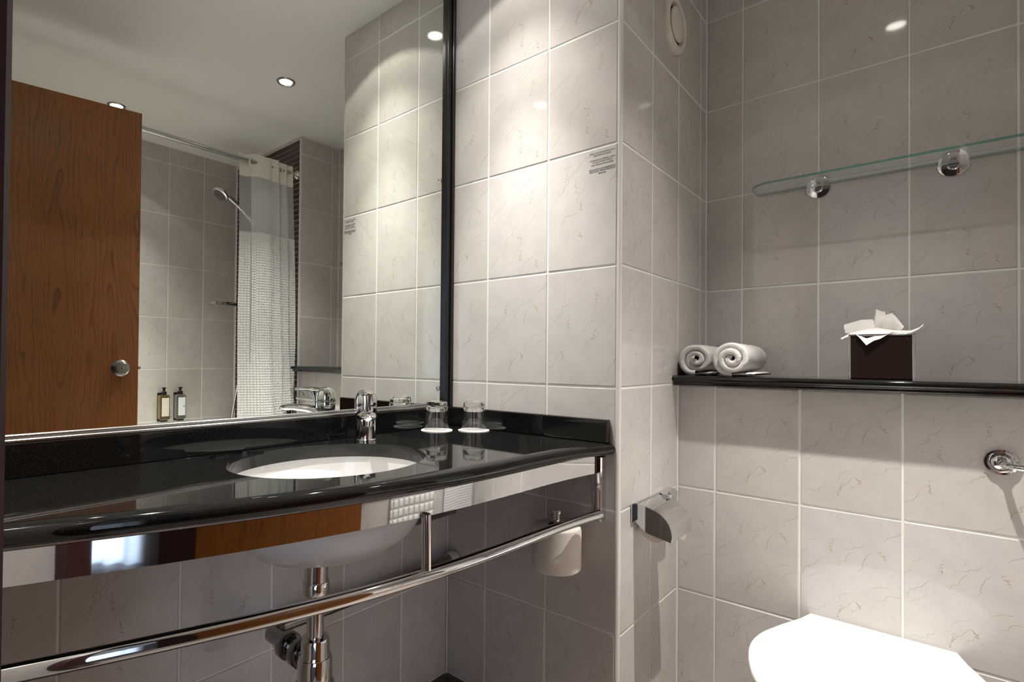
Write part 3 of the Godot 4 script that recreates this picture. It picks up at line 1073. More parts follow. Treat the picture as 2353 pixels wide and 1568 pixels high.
func build_notice():
	var t := thing("notice_sticker", "clear notice with three blocks of small black capitals on the cream tiles", "notice", Vector3(0.508, 1.52, 0.0))
	var b := mb(t)
	b.bx(0.467, 0.5445, 1.524, 1.5995, 0.0001, 0.0004)
	obj("film", b, M.clear_film, t)
	var lines := [["PLEASE CLOSE THE BATHROOM DOOR", 0.067, 1.5900], ["WHEN USING THE SHOWER", 0.047, 1.5842], ["ASSUREZ-VOUS DE FERMER LA PORTE", 0.066, 1.5730], ["DE LA SALE DE BAIN LORSQUE", 0.052, 1.5672], ["VOUS UTILISEZ LA DOUCHE MERCI", 0.059, 1.5612], ["BITTE HALTEN SIE DIE BADEZIMMERTÜR", 0.069, 1.5502], ["GESCHLOSSEN, WENN SIE DIE DUSCHE", 0.068, 1.5444], ["BENUTZEN", 0.019, 1.5384]]
	var font := SystemFont.new()
	font.font_names = PackedStringArray(["Droid Sans"])
	font.font_weight = 400
	for l in lines:
		var tm := TextMesh.new()
		tm.text = l[0]
		tm.font = font
		tm.font_size = 32
		tm.pixel_size = 0.001
		tm.depth = 0.004
		var bb := tm.get_aabb()
		var o := MeshInstance3D.new()
		o.name = "text_line"
		o.mesh = tm
		o.material_override = M.ink
		t.add_child(o, true)
		var sx: float = l[1] / maxf(bb.size.x, 0.001)
		var sy := 0.0036 / 0.0235
		o.scale = Vector3(sx, sy, 0.1)
		o.position = Vector3(0.5065, l[2], 0.0006) - base_of(t) - Vector3(bb.get_center().x * sx, bb.get_center().y * sy, 0)

func build_vent():
	var t := thing("air_vent", "round cream plastic air valve high on the pillar side", "vent", Vector3(XC, 2.048, -0.345))
	var R := Basis(Vector3.FORWARD, PI / 2)
	var b := MB.new()
	b.xf = Transform3D(R)
	b.lathe([Vector2(0.079, 0.0), Vector2(0.079, 0.006), Vector2(0.076, 0.012), Vector2(0.068, 0.016), Vector2(0.061, 0.014), Vector2(0.057, 0.008), Vector2(0.055, 0.001)], 56)
	obj("flange", b, M.vent_plastic, t)
	b = MB.new()
	b.xf = Transform3D(R)
	b.lathe([Vector2(0.057, 0.0012), Vector2(0.0, 0.0012)], 40)
	obj("throat", b, M.vent_dark, t)
	b = MB.new()
	b.xf = Transform3D(R)
	b.lathe([Vector2(0.02, 0.0015), Vector2(0.046, 0.0075), Vector2(0.049, 0.012), Vector2(0.047, 0.016), Vector2(0.04, 0.0185), Vector2(0.0, 0.0195)], 48)
	obj("disc", b, M.vent_plastic, t)

func build_glass_shelf():
	var t := thing("glass_shelf", "clear green-edged glass shelf with a rounded end on two chrome discs", "shelf", Vector3(1.012, 1.585, ZD))
	var b := mb(t)
	var z0 := ZD + 0.006
	var z1 := -0.531
	var x0 := 0.71
	var x1 := 1.314
	var rr := 0.058
	var poly := []
	# drawn in (x, -z) so that it can be laid flat
	for e in [[x0 + rr, -z1 - rr, PI, PI * 1.5], [x1 - rr, -z1 - rr, PI * 1.5, TAU], [x1 - 0.008, -z0 - 0.008, 0.0, PI / 2], [x0 + 0.008, -z0 - 0.008, PI / 2, PI]]:
		var r: float = rr if e[2] >= PI else 0.008
		if e[2] < PI: pass
		for i in 13:
			var a := lerpf(e[2], e[3], i / 12.0)
			var cx: float = e[0]
			var cy: float = e[1]
			if e[2] >= PI: cy = -z1 + rr
			else: cy = -z0 - 0.008
			poly.append(Vector2(cx + r * cos(a), cy + r * sin(a)))
	b.xf = Transform3D(Basis(Vector3.RIGHT, -PI / 2), Vector3(0, 1.589, 0))
	b.flat()
	var pi := Geometry2D.triangulate_polygon(PackedVector2Array(poly))
	for i in range(0, pi.size(), 3):
		var pa: Vector2 = poly[pi[i]]
		var pb: Vector2 = poly[pi[i + 1]]
		var pc: Vector2 = poly[pi[i + 2]]
		if (pb - pa).cross(pc - pa) < 0:
			var sw := pb
			pb = pc
			pc = sw
		b.tri(Vector3(pa.x, pa.y, 0.0065), Vector3(pb.x, pb.y, 0.0065), Vector3(pc.x, pc.y, 0.0065))
		b.tri(Vector3(pa.x, pa.y, 0), Vector3(pc.x, pc.y, 0), Vector3(pb.x, pb.y, 0))
	obj("glass", b, M.shelf_glass, t)
	b = mb(t)
	b.xf = Transform3D(Basis(Vector3.RIGHT, -PI / 2), Vector3(0, 1.589, 0))
	b.smooth()
	for i in poly.size():
		var pa: Vector2 = poly[i]
		var pb: Vector2 = poly[(i + 1) % poly.size()]
		b.quad(Vector3(pa.x, pa.y, 0), Vector3(pb.x, pb.y, 0), Vector3(pb.x, pb.y, 0.0065), Vector3(pa.x, pa.y, 0.0065))
	tag(obj("glass_edge", b, M.shelf_glass_edge, t), "green polished glass edge")
	for x in [0.868, 1.157]:
		b = mb(t)
		b.xf = Transform3D(Basis(Vector3.RIGHT, PI / 2), Vector3(x, 1.586, ZD))
		b.lathe([Vector2(0.0325, 0.0), Vector2(0.0325, 0.003), Vector2(0.031, 0.0055), Vector2(0.028, 0.0065), Vector2(0.0, 0.007)], 48)
		var d := obj("wall_disc", b, M.chrome, t)
		b = mb(t)
		b.xf = Transform3D(Basis(Vector3.RIGHT, PI / 2), Vector3(x, 1.581, ZD))
		b.lathe([Vector2(0.0115, 0.006), Vector2(0.0115, 0.022), Vector2(0.0105, 0.024), Vector2(0.0, 0.0245)], 24)
		b.lathe([Vector2(0.006, 0.006), Vector2(0.006, 0.02), Vector2(0.0, 0.0205)], 18, Vector3(0, 0, -0.0165))
		var pg := MeshInstance3D.new()
		pg.name = "clamp"
		pg.mesh = b.done()
		pg.material_override = M.chrome
		d.add_child(pg, true)

func build_ledge():
	var t := thing("granite_ledge", "polished black granite ledge on top of the cistern boxing", "ledge", Vector3(1.0, 1.0, -0.5))
	var b := mb(t)
	var prof := [Vector2(ZD, 1.0), Vector2(-0.37, 1.0), Vector2(-0.364, 1.0015), Vector2(-0.361, 1.005), Vector2(-0.362, 1.0105), Vector2(-0.358, 1.0115)]
	for i in 9:
		var a := -PI / 2 + PI * i / 8.0
		prof.append(Vector2(-0.3585 + 0.0095 * cos(a), 1.0205 + 0.009 * sin(a)))
	prof.append(Vector2(ZD, 1.0295))
	var x0 := XC + 0.001
	var x1 := XR - 0.001
	for i in prof.size() - 1:
		var p: Vector2 = prof[i]
		var q: Vector2 = prof[i + 1]
		if i in [0, 1, 5, 6, 14]: b.smooth()
		b.quad(Vector3(x0, p.y, p.x), Vector3(x1, p.y, p.x), Vector3(x1, q.y, q.x), Vector3(x0, q.y, q.x))
	b.flat()
	for i in range(1, prof.size() - 1):
		var p: Vector2 = prof[i]
		var q: Vector2 = prof[i + 1]
		b.tri(Vector3(x0, prof[0].y, prof[0].x), Vector3(x0, p.y, p.x), Vector3(x0, q.y, q.x))
		b.tri(Vector3(x1, prof[0].y, prof[0].x), Vector3(x1, q.y, q.x), Vector3(x1, p.y, p.x))
	obj("slab", b, M.granite, t)

func rolled_towel(at: Vector3, turn: float, R: float, L: float, squash: float, sd: int, label: String):
	var t := thing("rolled_towel", label, "towel", at, "rolled white towels on the black ledge")
	t.rotation.y = turn
	var b := MB.new()
	var nz := FastNoiseLite.new()
	nz.seed = sd
	nz.frequency = 210.0
	var big := FastNoiseLite.new()
	big.seed = sd + 3
	big.frequency = 14.0
	var th := 0.0165          # pile thickness
	var turns := (R - 0.006) / th
	var N := 280
	var sect := []             # rounded cross-section of the cloth band: (outwards, along)
	for i in 5: sect.append(Vector2(0.5 * cos(lerpf(PI / 2, 0, i / 4.0)), 0.5 * sin(lerpf(PI / 2, 0, i / 4.0))))
	var prof := []
	var hw := th * 0.49
	var steps := 60
	for i in steps + 1: prof.append(Vector2(hw, lerpf(-L / 2 + hw, L / 2 - hw, float(i) / steps)))
	for i in range(1, 8):
		var a := PI * i / 8.0
		prof.append(Vector2(hw * cos(a), L / 2 - hw + hw * sin(a)))
	for i in 5: prof.append(Vector2(-hw, lerpf(L / 2 - hw, -L / 2 + hw, i / 4.0)))
	for i in range(1, 8):
		var a := PI * i / 8.0
		prof.append(Vector2(-hw * cos(a), -L / 2 + hw - hw * sin(a)))
	var rings := []
	var np := prof.size()
	for i in N + 1:
		var s := float(i) / N
		var tail := 0.0
		var ang := s * turns * TAU
		var r := 0.003 + th * ang / TAU
		var c := Vector2(cos(ang - PI / 2 - turns * TAU), sin(ang - PI / 2 - turns * TAU))
		var mid := Vector2(c.x * r, c.y * r * squash)
		var out := Vector2(c.x, c.y)
		if s > 0.965: mid += Vector2(-c.y, c.x) * 0.0 - out * (s - 0.965) * 0.1
		var ring := []
		for k in np:
			var p: Vector2 = prof[k]
			var cone := 1.0 - 0.04 * (p.y / L + 0.5)
			var q := (mid + out * p.x) * cone
			var v := Vector3(q.x, q.y + R * squash, -p.y + 0.006 * sin(ang * 0.31 + sd))
			var d := nz.get_noise_3dv(v) * 0.0009 + big.get_noise_3dv(v) * 0.0018
			v += Vector3(out.x, out.y, 0) * d * (1.0 if p.x > 0 else -0.3) + Vector3(0, 0, nz.get_noise_3d(v.x, v.y, 7.0) * 0.001)
			ring.append(v)
		rings.append(ring)
	b.smooth()
	for i in N:
		for k in np:
			var m := (k + 1) % np
			b.quad(rings[i][k], rings[i][m], rings[i + 1][m], rings[i + 1][k])
	obj("terry_roll", b, M.terry, t)
	# loose outer end lying on the ledge
	b = MB.new()
	var e := [Vector2(-0.01, 0.004), Vector2(R * 0.25, 0.0055), Vector2(R * 0.6, 0.006), Vector2(R * 0.9, 0.0075), Vector2(R * 1.08, 0.0055)]
	b.smooth()
	var lr := []
	for i in e.size():
		var ring := []
		for k in 10:
			var a := TAU * k / 10.0
			ring.append(Vector3(e[i].x, e[i].y + 0.0045 * sin(a) * (0.5 if i == e.size() - 1 else 1.0), (L / 2 - 0.012) * (1.0 if cos(a) > 0 else -1.0) * pow(absf(cos(a)), 0.25)))
		lr.append(ring)
	for i in e.size() - 1:
		for k in 10:
			var m := (k + 1) % 10
			b.quad(lr[i][k], lr[i][m], lr[i + 1][m], lr[i + 1][k])
	obj("loose_end", b, M.terry, t)
	b = MB.new()
	b.bx(R * 0.78, R * 1.14, 0.0008, 0.0018, L * 0.18, L * 0.45, 0.0)
	obj("woven_label", b, M.towel_label, t)

func sheet(b: MB, ctr: Array, amp: float, sd: int, nu := 14, nv := 10):   # patch through four edges of points, crumpled
	var nz := FastNoiseLite.new()
	nz.seed = sd
	nz.frequency = 26.0
	var A: Array = ctr[0]   # bottom edge
	var B: Array = ctr[1]   # top edge
	var pick := func(E: Array, u: float) -> Vector3:
		var f := u * (E.size() - 1)
		var i := mini(int(f), E.size() - 2)
		return (E[i] as Vector3).lerp(E[i + 1], f - i)
	b.grid(nu, nv, func(u, v):
		var p: Vector3 = (pick.call(A, u) as Vector3).lerp(pick.call(B, u), v)
		var bow: float = ctr[2] if ctr.size() > 2 else 0.0
		return p + Vector3(nz.get_noise_3dv(p) * 0.4, nz.get_noise_3dv(p * 1.3 + Vector3(3, 1, 7)) * 0.25, nz.get_noise_3dv(p + Vector3(9, 5, 2))) * amp + Vector3(0, 0, bow * sin(PI * v)))

func build_tissues():
	var x0 := 0.957
	var x1 := 1.085
	var zf := -0.468
	var zb := -0.594
	var yb := 1.0295
	var yt := 1.142
	var t := thing("tissue_box", "square dark brown tissue box with chrome edges on the black ledge", "tissue box", Vector3((x0 + x1) / 2, yb, (zf + zb) / 2))
	var b := mb(t)
	b.bx(x0 + 0.002, x1 - 0.002, yb, yt - 0.002, zb + 0.002, zf - 0.002, 0.002)
	obj("body", b, M.dark_leather, t)
	b = mb(t)
	for x in [x0 + 0.0022, x1 - 0.0022]:
		for z in [zf - 0.0022, zb + 0.0022]: b.tube([Vector3(x, yb, z), Vector3(x, yt - 0.003, z)], 0.0026, 10)
		b.tube([Vector3(x, yt - 0.002, zf - 0.0022), Vector3(x, yt - 0.002, zb + 0.0022)], 0.0026, 10)
	for z in [zf - 0.0022, zb + 0.0022]: b.tube([Vector3(x0 + 0.0022, yt - 0.002, z), Vector3(x1 - 0.0022, yt - 0.002, z)], 0.0026, 10)
	obj("chrome_edging", b, M.chrome, t)
	for q in [Vector2(x0 + 0.014, yt - 0.014), Vector2(x1 - 0.014, yt - 0.014)]:
		b = mb(t)
		b.xf = Transform3D(Basis(Vector3.RIGHT, PI / 2), Vector3(q.x, q.y, zf - 0.0021))
		b.lathe([Vector2(0.0018, 0.0), Vector2(0.0014, 0.0009), Vector2(0.0, 0.0012)], 10)
		obj("stud", b, M.dull_chrome, t)
	b = mb(t)
	b.lathe([Vector2(0.032, yt - 0.0018), Vector2(0.0, yt - 0.0016)], 28, Vector3(1.021, 0, -0.53))
	obj("slot", b, M.pump_black, t)
	var p := thing("tissue", "white crumpled tissue pulled up out of the dark tissue box", "tissue", Vector3(1.02, yt, -0.52))
	b = mb(p)
	var V := func(x: float, y: float, z: float) -> Vector3: return Vector3(x, y, z)
	# upright sheet with its torn peak
	sheet(b, [[V.call(1.002, 1.138, -0.53), V.call(1.02, 1.138, -0.535), V.call(1.035, 1.138, -0.535), V.call(1.059, 1.152, -0.52)], [V.call(1.004, 1.18, -0.545), V.call(1.007, 1.211, -0.54), V.call(1.019, 1.2035, -0.54), V.call(1.026, 1.2035, -0.545), V.call(1.027, 1.195, -0.54), V.call(1.04, 1.199, -0.54), V.call(1.05, 1.186, -0.535), V.call(1.064, 1.162, -0.52)], 0.006], 0.006, 3, 21, 8)
	# fold to the left
	sheet(b, [[V.call(0.943, 1.149, -0.535), V.call(0.965, 1.149, -0.53), V.call(1.004, 1.145, -0.53)], [V.call(0.939, 1.173, -0.56), V.call(0.955, 1.18, -0.565), V.call(0.972, 1.185, -0.56), V.call(1.0, 1.186, -0.555), V.call(1.006, 1.176, -0.54)], 0.008], 0.006, 8, 16, 8)
	# ribbon along the top with two tails
	sheet(b, [[V.call(0.94, 1.128, -0.49), V.call(0.962, 1.142, -0.492), V.call(0.99, 1.148, -0.49), V.call(1.03, 1.146, -0.488), V.call(1.075, 1.144, -0.49), V.call(1.09, 1.151, -0.495), V.call(1.0985, 1.157, -0.5)], [V.call(0.938, 1.1355, -0.5), V.call(0.962, 1.151, -0.515), V.call(0.985, 1.158, -0.525), V.call(1.01, 1.162, -0.53), V.call(1.04, 1.154, -0.525), V.call(1.076, 1.151, -0.515), V.call(1.093, 1.158, -0.51), V.call(1.101, 1.167, -0.505)], 0.006], 0.0035, 15, 30, 7)
	# flap over the front edge
	sheet(b, [[V.call(0.972, 1.1435, -0.464), V.call(0.994, 1.114, -0.459), V.call(1.008, 1.125, -0.46), V.call(1.021, 1.13, -0.462), V.call(1.038, 1.1435, -0.466)], [V.call(0.968, 1.149, -0.49), V.call(0.99, 1.152, -0.49), V.call(1.01, 1.152, -0.49), V.call(1.03, 1.15, -0.49), V.call(1.045, 1.149, -0.49)], 0.004], 0.0025, 22, 16, 8)
	obj("crumpled_sheet", b, M.tissue_paper, p)

func build_paper_holder():
	var t := thing("paper_holder", "chrome hooded paper holder on the pillar side", "paper holder", Vector3(XC, 0.63, -0.17))
	var b := mb(t)
	b.bx(XC + 0.0005, XC + 0.012, 0.662, 0.712, -0.29, -0.09, 0.003)
	b.bx(XC + 0.0005, XC + 0.004, 0.664, 0.71, -0.0895, -0.066, 0.001)
	b.bx(XC + 0.011, XC + 0.042, 0.664, 0.719, -0.288, -0.226, 0.008)
	obj("back_plate", b, M.chrome, t)
	var poly := [Vector2(0.559, 0.71), Vector2(0.585, 0.7065), Vector2(0.608, 0.7), Vector2(0.62, 0.695), Vector2(0.63, 0.688), Vector2(0.639, 0.679), Vector2(0.645, 0.67), Vector2(0.649, 0.66), Vector2(0.6512, 0.646), Vector2(0.65, 0.629)]
	var low := [Vector2(0.618, 0.635), Vector2(0.591, 0.640), Vector2(0.576, 0.649), Vector2(0.565, 0.659), Vector2(0.559, 0.667)]
	b = mb(t)
	b.smooth()
	var za := -0.085
	var zb := -0.224
	for i in poly.size() - 1:   # curved cover, 1.5 mm sheet
		var p: Vector2 = poly[i]
		var q: Vector2 = poly[i + 1]
		b.quad(Vector3(p.x, p.y, za), Vector3(q.x, q.y, za), Vector3(q.x, q.y, zb), Vector3(p.x, p.y, zb))
	b.smooth()
	for i in poly.size() - 1:
		var p: Vector2 = poly[i] - Vector2(0.0012, 0.0012)
		var q: Vector2 = poly[i + 1] - Vector2(0.0012, 0.0012)
		b.quad(Vector3(p.x, p.y, zb), Vector3(q.x, q.y, zb), Vector3(q.x, q.y, za), Vector3(p.x, p.y, za))
	var side := low.duplicate()
	side.reverse()
	var full: Array = side + []
	full = low.duplicate()
	var ring: Array = []
	ring.append_array(low)          # from front tip back to the wall
	ring.reverse()                  # wall -> front along the bottom
	var rev := poly.duplicate()
	rev.reverse()
	ring.append_array(rev)          # front tip up and back to the wall
	b.prism(ring, za - 0.001, za + 0.0012, 0.0005)
	b.prism(ring, zb - 0.0012, zb + 0.001, 0.0005)
	obj("hood", b, M.chrome, t)
	b = mb(t)
	b.tube([Vector3(0.562, 0.705, za + 0.004), Vector3(0.562, 0.705, zb - 0.004)], 0.003, 12)
	obj("hinge_pin", b, M.chrome, t)
	b = mb(t)   # stamped mark on the plate
	for i in 5: b.bx(XC + 0.0419, XC + 0.0424, 0.683 + i * 0.0038, 0.6855 + i * 0.0038, -0.272 - i * 0.0012, -0.2695 - i * 0.0012)
	obj("stamped_mark", b, M.ceramic_white, t)
	var r := thing("hooded_toilet_roll", "white toilet roll under the chrome hood on the pillar side", "toilet roll", Vector3(0.604, 0.61, -0.155))
	b = mb(r)
	b.xf = Transform3D(Basis(Vector3.RIGHT, PI / 2), Vector3(0.6, 0.651, -0.155))
	b.lathe([Vector2(0.02, -0.052), Vector2(0.0355, -0.052), Vector2(0.0365, -0.05), Vector2(0.0365, 0.05), Vector2(0.0355, 0.052), Vector2(0.02, 0.052), Vector2(0.02, -0.052)], 40)
	obj("paper", b, M.roll_paper, r)
	b = mb(r)
	b.grid(6, 5, func(u, v): return Vector3(0.645 + 0.004 * sin(v * 3.0) - 0.004 * (1.0 - v), 0.606 + 0.034 * v + 0.018 * u * (1.0 - v), -0.2 + 0.07 * u - 0.03 * u * (1.0 - v)))
	obj("loose_end", b, M.roll_paper, r)

func build_spindle():
	var t := thing("spindle_holder", "chrome upright spindle holder on the wall under the vanity", "paper holder", Vector3(0.424, 0.54, 0.066))
	var b := mb(t)
	b.tube([Vector3(0.424, 0.546, 0.066), Vector3(0.424, 0.692, 0.066)], 0.0085, 18)
	b.lathe([Vector2(0.0085, 0.688), Vector2(0.0115, 0.69), Vector2(0.012, 0.694), Vector2(0.011, 0.697), Vector2(0.0, 0.698)], 24, Vector3(0.424, 0, 0.066))
	obj("spindle", b, M.chrome, t)
	b = mb(t)
	b.tube([Vector3(0.424, 0.546, 0.066), Vector3(0.424, 0.54, 0.06), Vector3(0.424, 0.539, 0.004)], 0.007, 14)
	b.xf = Transform3D(Basis(Vector3.RIGHT, PI / 2), Vector3(0.424, 0.539, 0.0002))
	b.lathe([Vector2(0.022, 0.0), Vector2(0.022, 0.004), Vector2(0.019, 0.007), Vector2(0.0, 0.008)], 28)
	obj("wall_arm", b, M.chrome, t)
	var r := thing("spare_toilet_roll", "white toilet roll standing on the spindle under the vanity", "toilet roll", Vector3(0.424, 0.553, 0.066))
	b = mb(r)
	b.lathe([Vector2(0.021, 0.553), Vector2(0.0545, 0.553), Vector2(0.0585, 0.557), Vector2(0.0595, 0.565), Vector2(0.0595, 0.65), Vector2(0.0575, 0.6575), Vector2(0.053, 0.66), Vector2(0.021, 0.66)], 48, Vector3(0.424, 0, 0.066))
	obj("paper", b, M.roll_paper, r)
	b = mb(r)
	b.lathe([Vector2(0.0212, 0.661), Vector2(0.02, 0.661), Vector2(0.02, 0.552), Vector2(0.0212, 0.552)], 32, Vector3(0.424, 0, 0.066))
	obj("card_core", b, M.card_core, r)
	b = mb(r)   # folded triangular end
	var P := func(a: float, y: float, k: float) -> Vector3: return Vector3(0.424 + (0.0598 + k) * sin(a), y, 0.066 + (0.0598 + k) * cos(a))
	b.smooth()
	for i in 14:
		var a0 := -0.35 + 1.75 * i / 14.0
		var a1 := -0.35 + 1.75 * (i + 1) / 14.0
		var y0 := lerpf(0.556, 0.648, i / 14.0)
		var y1 := lerpf(0.556, 0.648, (i + 1) / 14.0)
		b.quad(P.call(a0, y0, 0.0015), P.call(a1, y1, 0.0015), P.call(a1, 0.655, 0.0003), P.call(a0, 0.655, 0.0003))
	obj("folded_end", b, M.roll_paper, r)

func build_wall_bar():
	var t := thing("towel_bar", "chrome towel bar on a round flange beside the toilet", "towel bar", Vector3(1.225, 0.86, ZX))
	var b: MB
	for x in [1.225, 1.428]:
		b = mb(t)
		b.xf = Transform3D(Basis(Vector3.RIGHT, PI / 2), Vector3(x, 0.861, ZX))
		b.lathe([Vector2(0.0285, 0.0), Vector2(0.0285, 0.003), Vector2(0.0265, 0.0065), Vector2(0.022, 0.0075), Vector2(0.019, 0.006), Vector2(0.0175, 0.0055), Vector2(0.016, 0.009), Vector2(0.011, 0.0125), Vector2(0.0, 0.0135)], 40)
		obj("flange", b, M.chrome, t)
	b = mb(t)
	var pts := []
	for i in 9:
		var a := PI / 2 * i / 8.0
		pts.append(Vector3(1.225 + 0.04 * (1.0 - cos(a)), 0.861 - 0.004 * sin(a), ZX + 0.01 + 0.04 * sin(a)))
	pts.append(Vector3(1.33, 0.857, ZX + 0.05))
	for i in 9:
		var a := PI / 2 * i / 8.0
		pts.append(Vector3(1.388 + 0.04 * sin(a), 0.857 + 0.004 * (1.0 - cos(a)), ZX + 0.01 + 0.04 * cos(a)))
	b.tube(pts, 0.0062, 16)
	obj("bar", b, M.chrome, t)

const LID := [[-0.386, 0.137], [-0.36, 0.148], [-0.32, 0.165], [-0.27, 0.185], [-0.2, 0.207], [-0.13, 0.213], [-0.06, 0.2], [0.0, 0.178], [0.05, 0.145], [0.085, 0.105], [0.105, 0.06], [0.112, 0.0]]
func lid_outline(cx: float, k: float, dz := 0.0) -> Array:   # in (x, -z), counter-clockwise
	var right := []
	for i in 41:
		var s := i / 40.0
		var z := lerpf(-0.372, 0.112, 1.0 - pow(1.0 - s, 2.0))
		var w := curve_at(LID, z) if z < 0.105 else 0.06 * sqrt(maxf(0.0, (0.112 - z) / 0.007))
		right.append(Vector2(cx + w * k, -z - dz))
	var out := []
	for i in range(40, -1, -1): out.append(right[i])
	for i in range(0, 40): out.append(Vector2(2 * cx - right[i].x, right[i].y))
	return out

func build_toilet():
	var cx := 1.022
	var t := thing("toilet", "white toilet with closed lid against the tiled boxing", "toilet", Vector3(cx, 0, -0.15))
	var R := Transform3D(Basis(Vector3.RIGHT, -PI / 2), Vector3(0, 0, 0))
	var b := mb(t)
	b.xf = R
	# lid: soft-edged dome
	var ol := lid_outline(cx, 1.0)
	var rows := []
	for e in [[0.992, 0.415], [1.0, 0.418], [1.002, 0.424], [0.99, 0.431], [0.96, 0.4345], [0.85, 0.437], [0.5, 0.4385], [0.0, 0.439]]:
		var rg := []
		for p in ol: rg.append(Vector3(cx + (p.x - cx) * e[0], -(-0.13) * 0 + 0.13 + (p.y - 0.13) * e[0], e[1]))
		rows.append(rg)
	b.smooth()
	for k in rows.size() - 1:
		for i in ol.size():
			var j := (i + 1) % ol.size()
			b.quad(rows[k][i], rows[k][j], rows[k + 1][j], rows[k + 1][i])
	obj("lid", b, M.lid_white, t)
	b = mb(t)
	b.xf = R
	b.prism(lid_outline(cx, 0.97), 0.393, 0.413, 0.006, true)
	obj("seat", b, M.lid_white, t)
	b = mb(t)   # hinge cover along the wall
	b.xf = R
	b.prism([Vector2(cx - 0.137, 0.3945), Vector2(cx - 0.15, 0.352), Vector2(cx + 0.15, 0.352), Vector2(cx + 0.137, 0.3945)], 0.4, 0.4335, 0.004)
	obj("hinge_cover", b, M.lid_white, t)
	b = mb(t)   # pan
	var prs := [[0.62, 0.0], [0.6, 0.02], [0.58, 0.12], [0.66, 0.22], [0.84, 0.31], [0.93, 0.36], [0.94, 0.392]]
	b.smooth()
	for k in prs.size() - 1:
		for i in ol.size():
			var j := (i + 1) % ol.size()
			var q := []
			for e in [[k, i], [k, j], [k + 1, j], [k + 1, i]]:
				var p: Vector2 = ol[e[1]]
				var s: float = prs[e[0]][0]
				var back := 0.392
				q.append(Vector3(cx + (p.x - cx) * s, prs[e[0]][1], -(back + (p.y - 0.372) * s)))
			b.quad(q[0], q[1], q[2], q[3])
	b.flat()
	for i in range(1, ol.size() - 1):
		var q := []
		for e in [0, i, i + 1]: q.append(Vector3(cx + (ol[e].x - cx) * 0.94, 0.392, -(0.392 + (ol[e].y - 0.372) * 0.94)))
		b.tri(q[0], q[1], q[2])
	obj("pan", b, M.ceramic_white, t)

# ---------------------------------------------------------------- what the mirror shows
func build_door():
	var t := thing("door_1", "open cherry wood door with a round steel knob", "door", Vector3(1.392, 0.0, ZF - 0.012))
	t.set_meta("kind", "structure")
	t.remove_meta("category")
	var w := 0.718
	var h := 2.063
	t.rotation.y = atan2(1.275 - 1.392, 0.471 - (ZF - 0.012)) - PI
	# local: the leaf runs along -z, room side faces -x
	var b := MB.new()
	b.flat()
	var th := 0.04
	var p := [Vector3(0, 0.008, 0), Vector3(0, 0.008, -w), Vector3(0, h, -w), Vector3(0, h, 0)]
	var q := p.map(func(v): return v + Vector3(th, 0, 0))
	b.quad(p[1], p[0], p[3], p[2], Vector2(1, 1), Vector2(0, 1), Vector2(0, 0), Vector2(1, 0))
	b.quad(p[0] if false else q[0], q[1], q[2], q[3], Vector2(0, 1), Vector2(1, 1), Vector2(1, 0), Vector2(0, 0))
	obj("leaf", b, M.cherry_veneer, t)
	b = MB.new()
	b.flat()
	b.quad(q[1], p[1], p[2], q[2])
	b.quad(p[2], p[3], q[3], q[2])
	b.quad(p[0], q[0], q[3], p[3])
	b.quad(q[0], p[0], p[1], q[1])
	obj("edge_lipping", b, M.door_edge, t)
	for s in [0, 1]:
		b = MB.new()
		b.xf = Transform3D(Basis(Vector3.FORWARD, -PI / 2 if s == 0 else PI / 2), Vector3(0.0 if s == 0 else th, 1.024, -w + 0.062))
		b.lathe([Vector2(0.033, 0.0), Vector2(0.0325, 0.003), Vector2(0.026, 0.008), Vector2(0.017, 0.013), Vector2(0.0125, 0.017), Vector2(0.0125, 0.03), Vector2(0.018, 0.034), Vector2(0.0245, 0.04), Vector2(0.0255, 0.048), Vector2(0.0235, 0.058), Vector2(0.021, 0.06), Vector2(0.0, 0.0605)], 40)
		var k := obj("knob", b, M.brushed_steel, t)
		b = MB.new()
		b.xf = Transform3D(Basis(Vector3.FORWARD, -PI / 2 if s == 0 else PI / 2), Vector3(0.0 if s == 0 else th, 1.024, -w + 0.062))
		b.lathe([Vector2(0.0055, 0.06), Vector2(0.005, 0.063), Vector2(0.0, 0.0635)], 16)
		obj("turn_button", b, M.chrome, k)
	b = MB.new()
	b.bx(0.012, 0.028, 0.995, 1.055, -w - 0.0015, -w + 0.001, 0.0)
	b.bx(0.014, 0.026, 1.018, 1.032, -w - 0.011, -w, 0.002)
	obj("latch", b, M.brushed_steel, t)

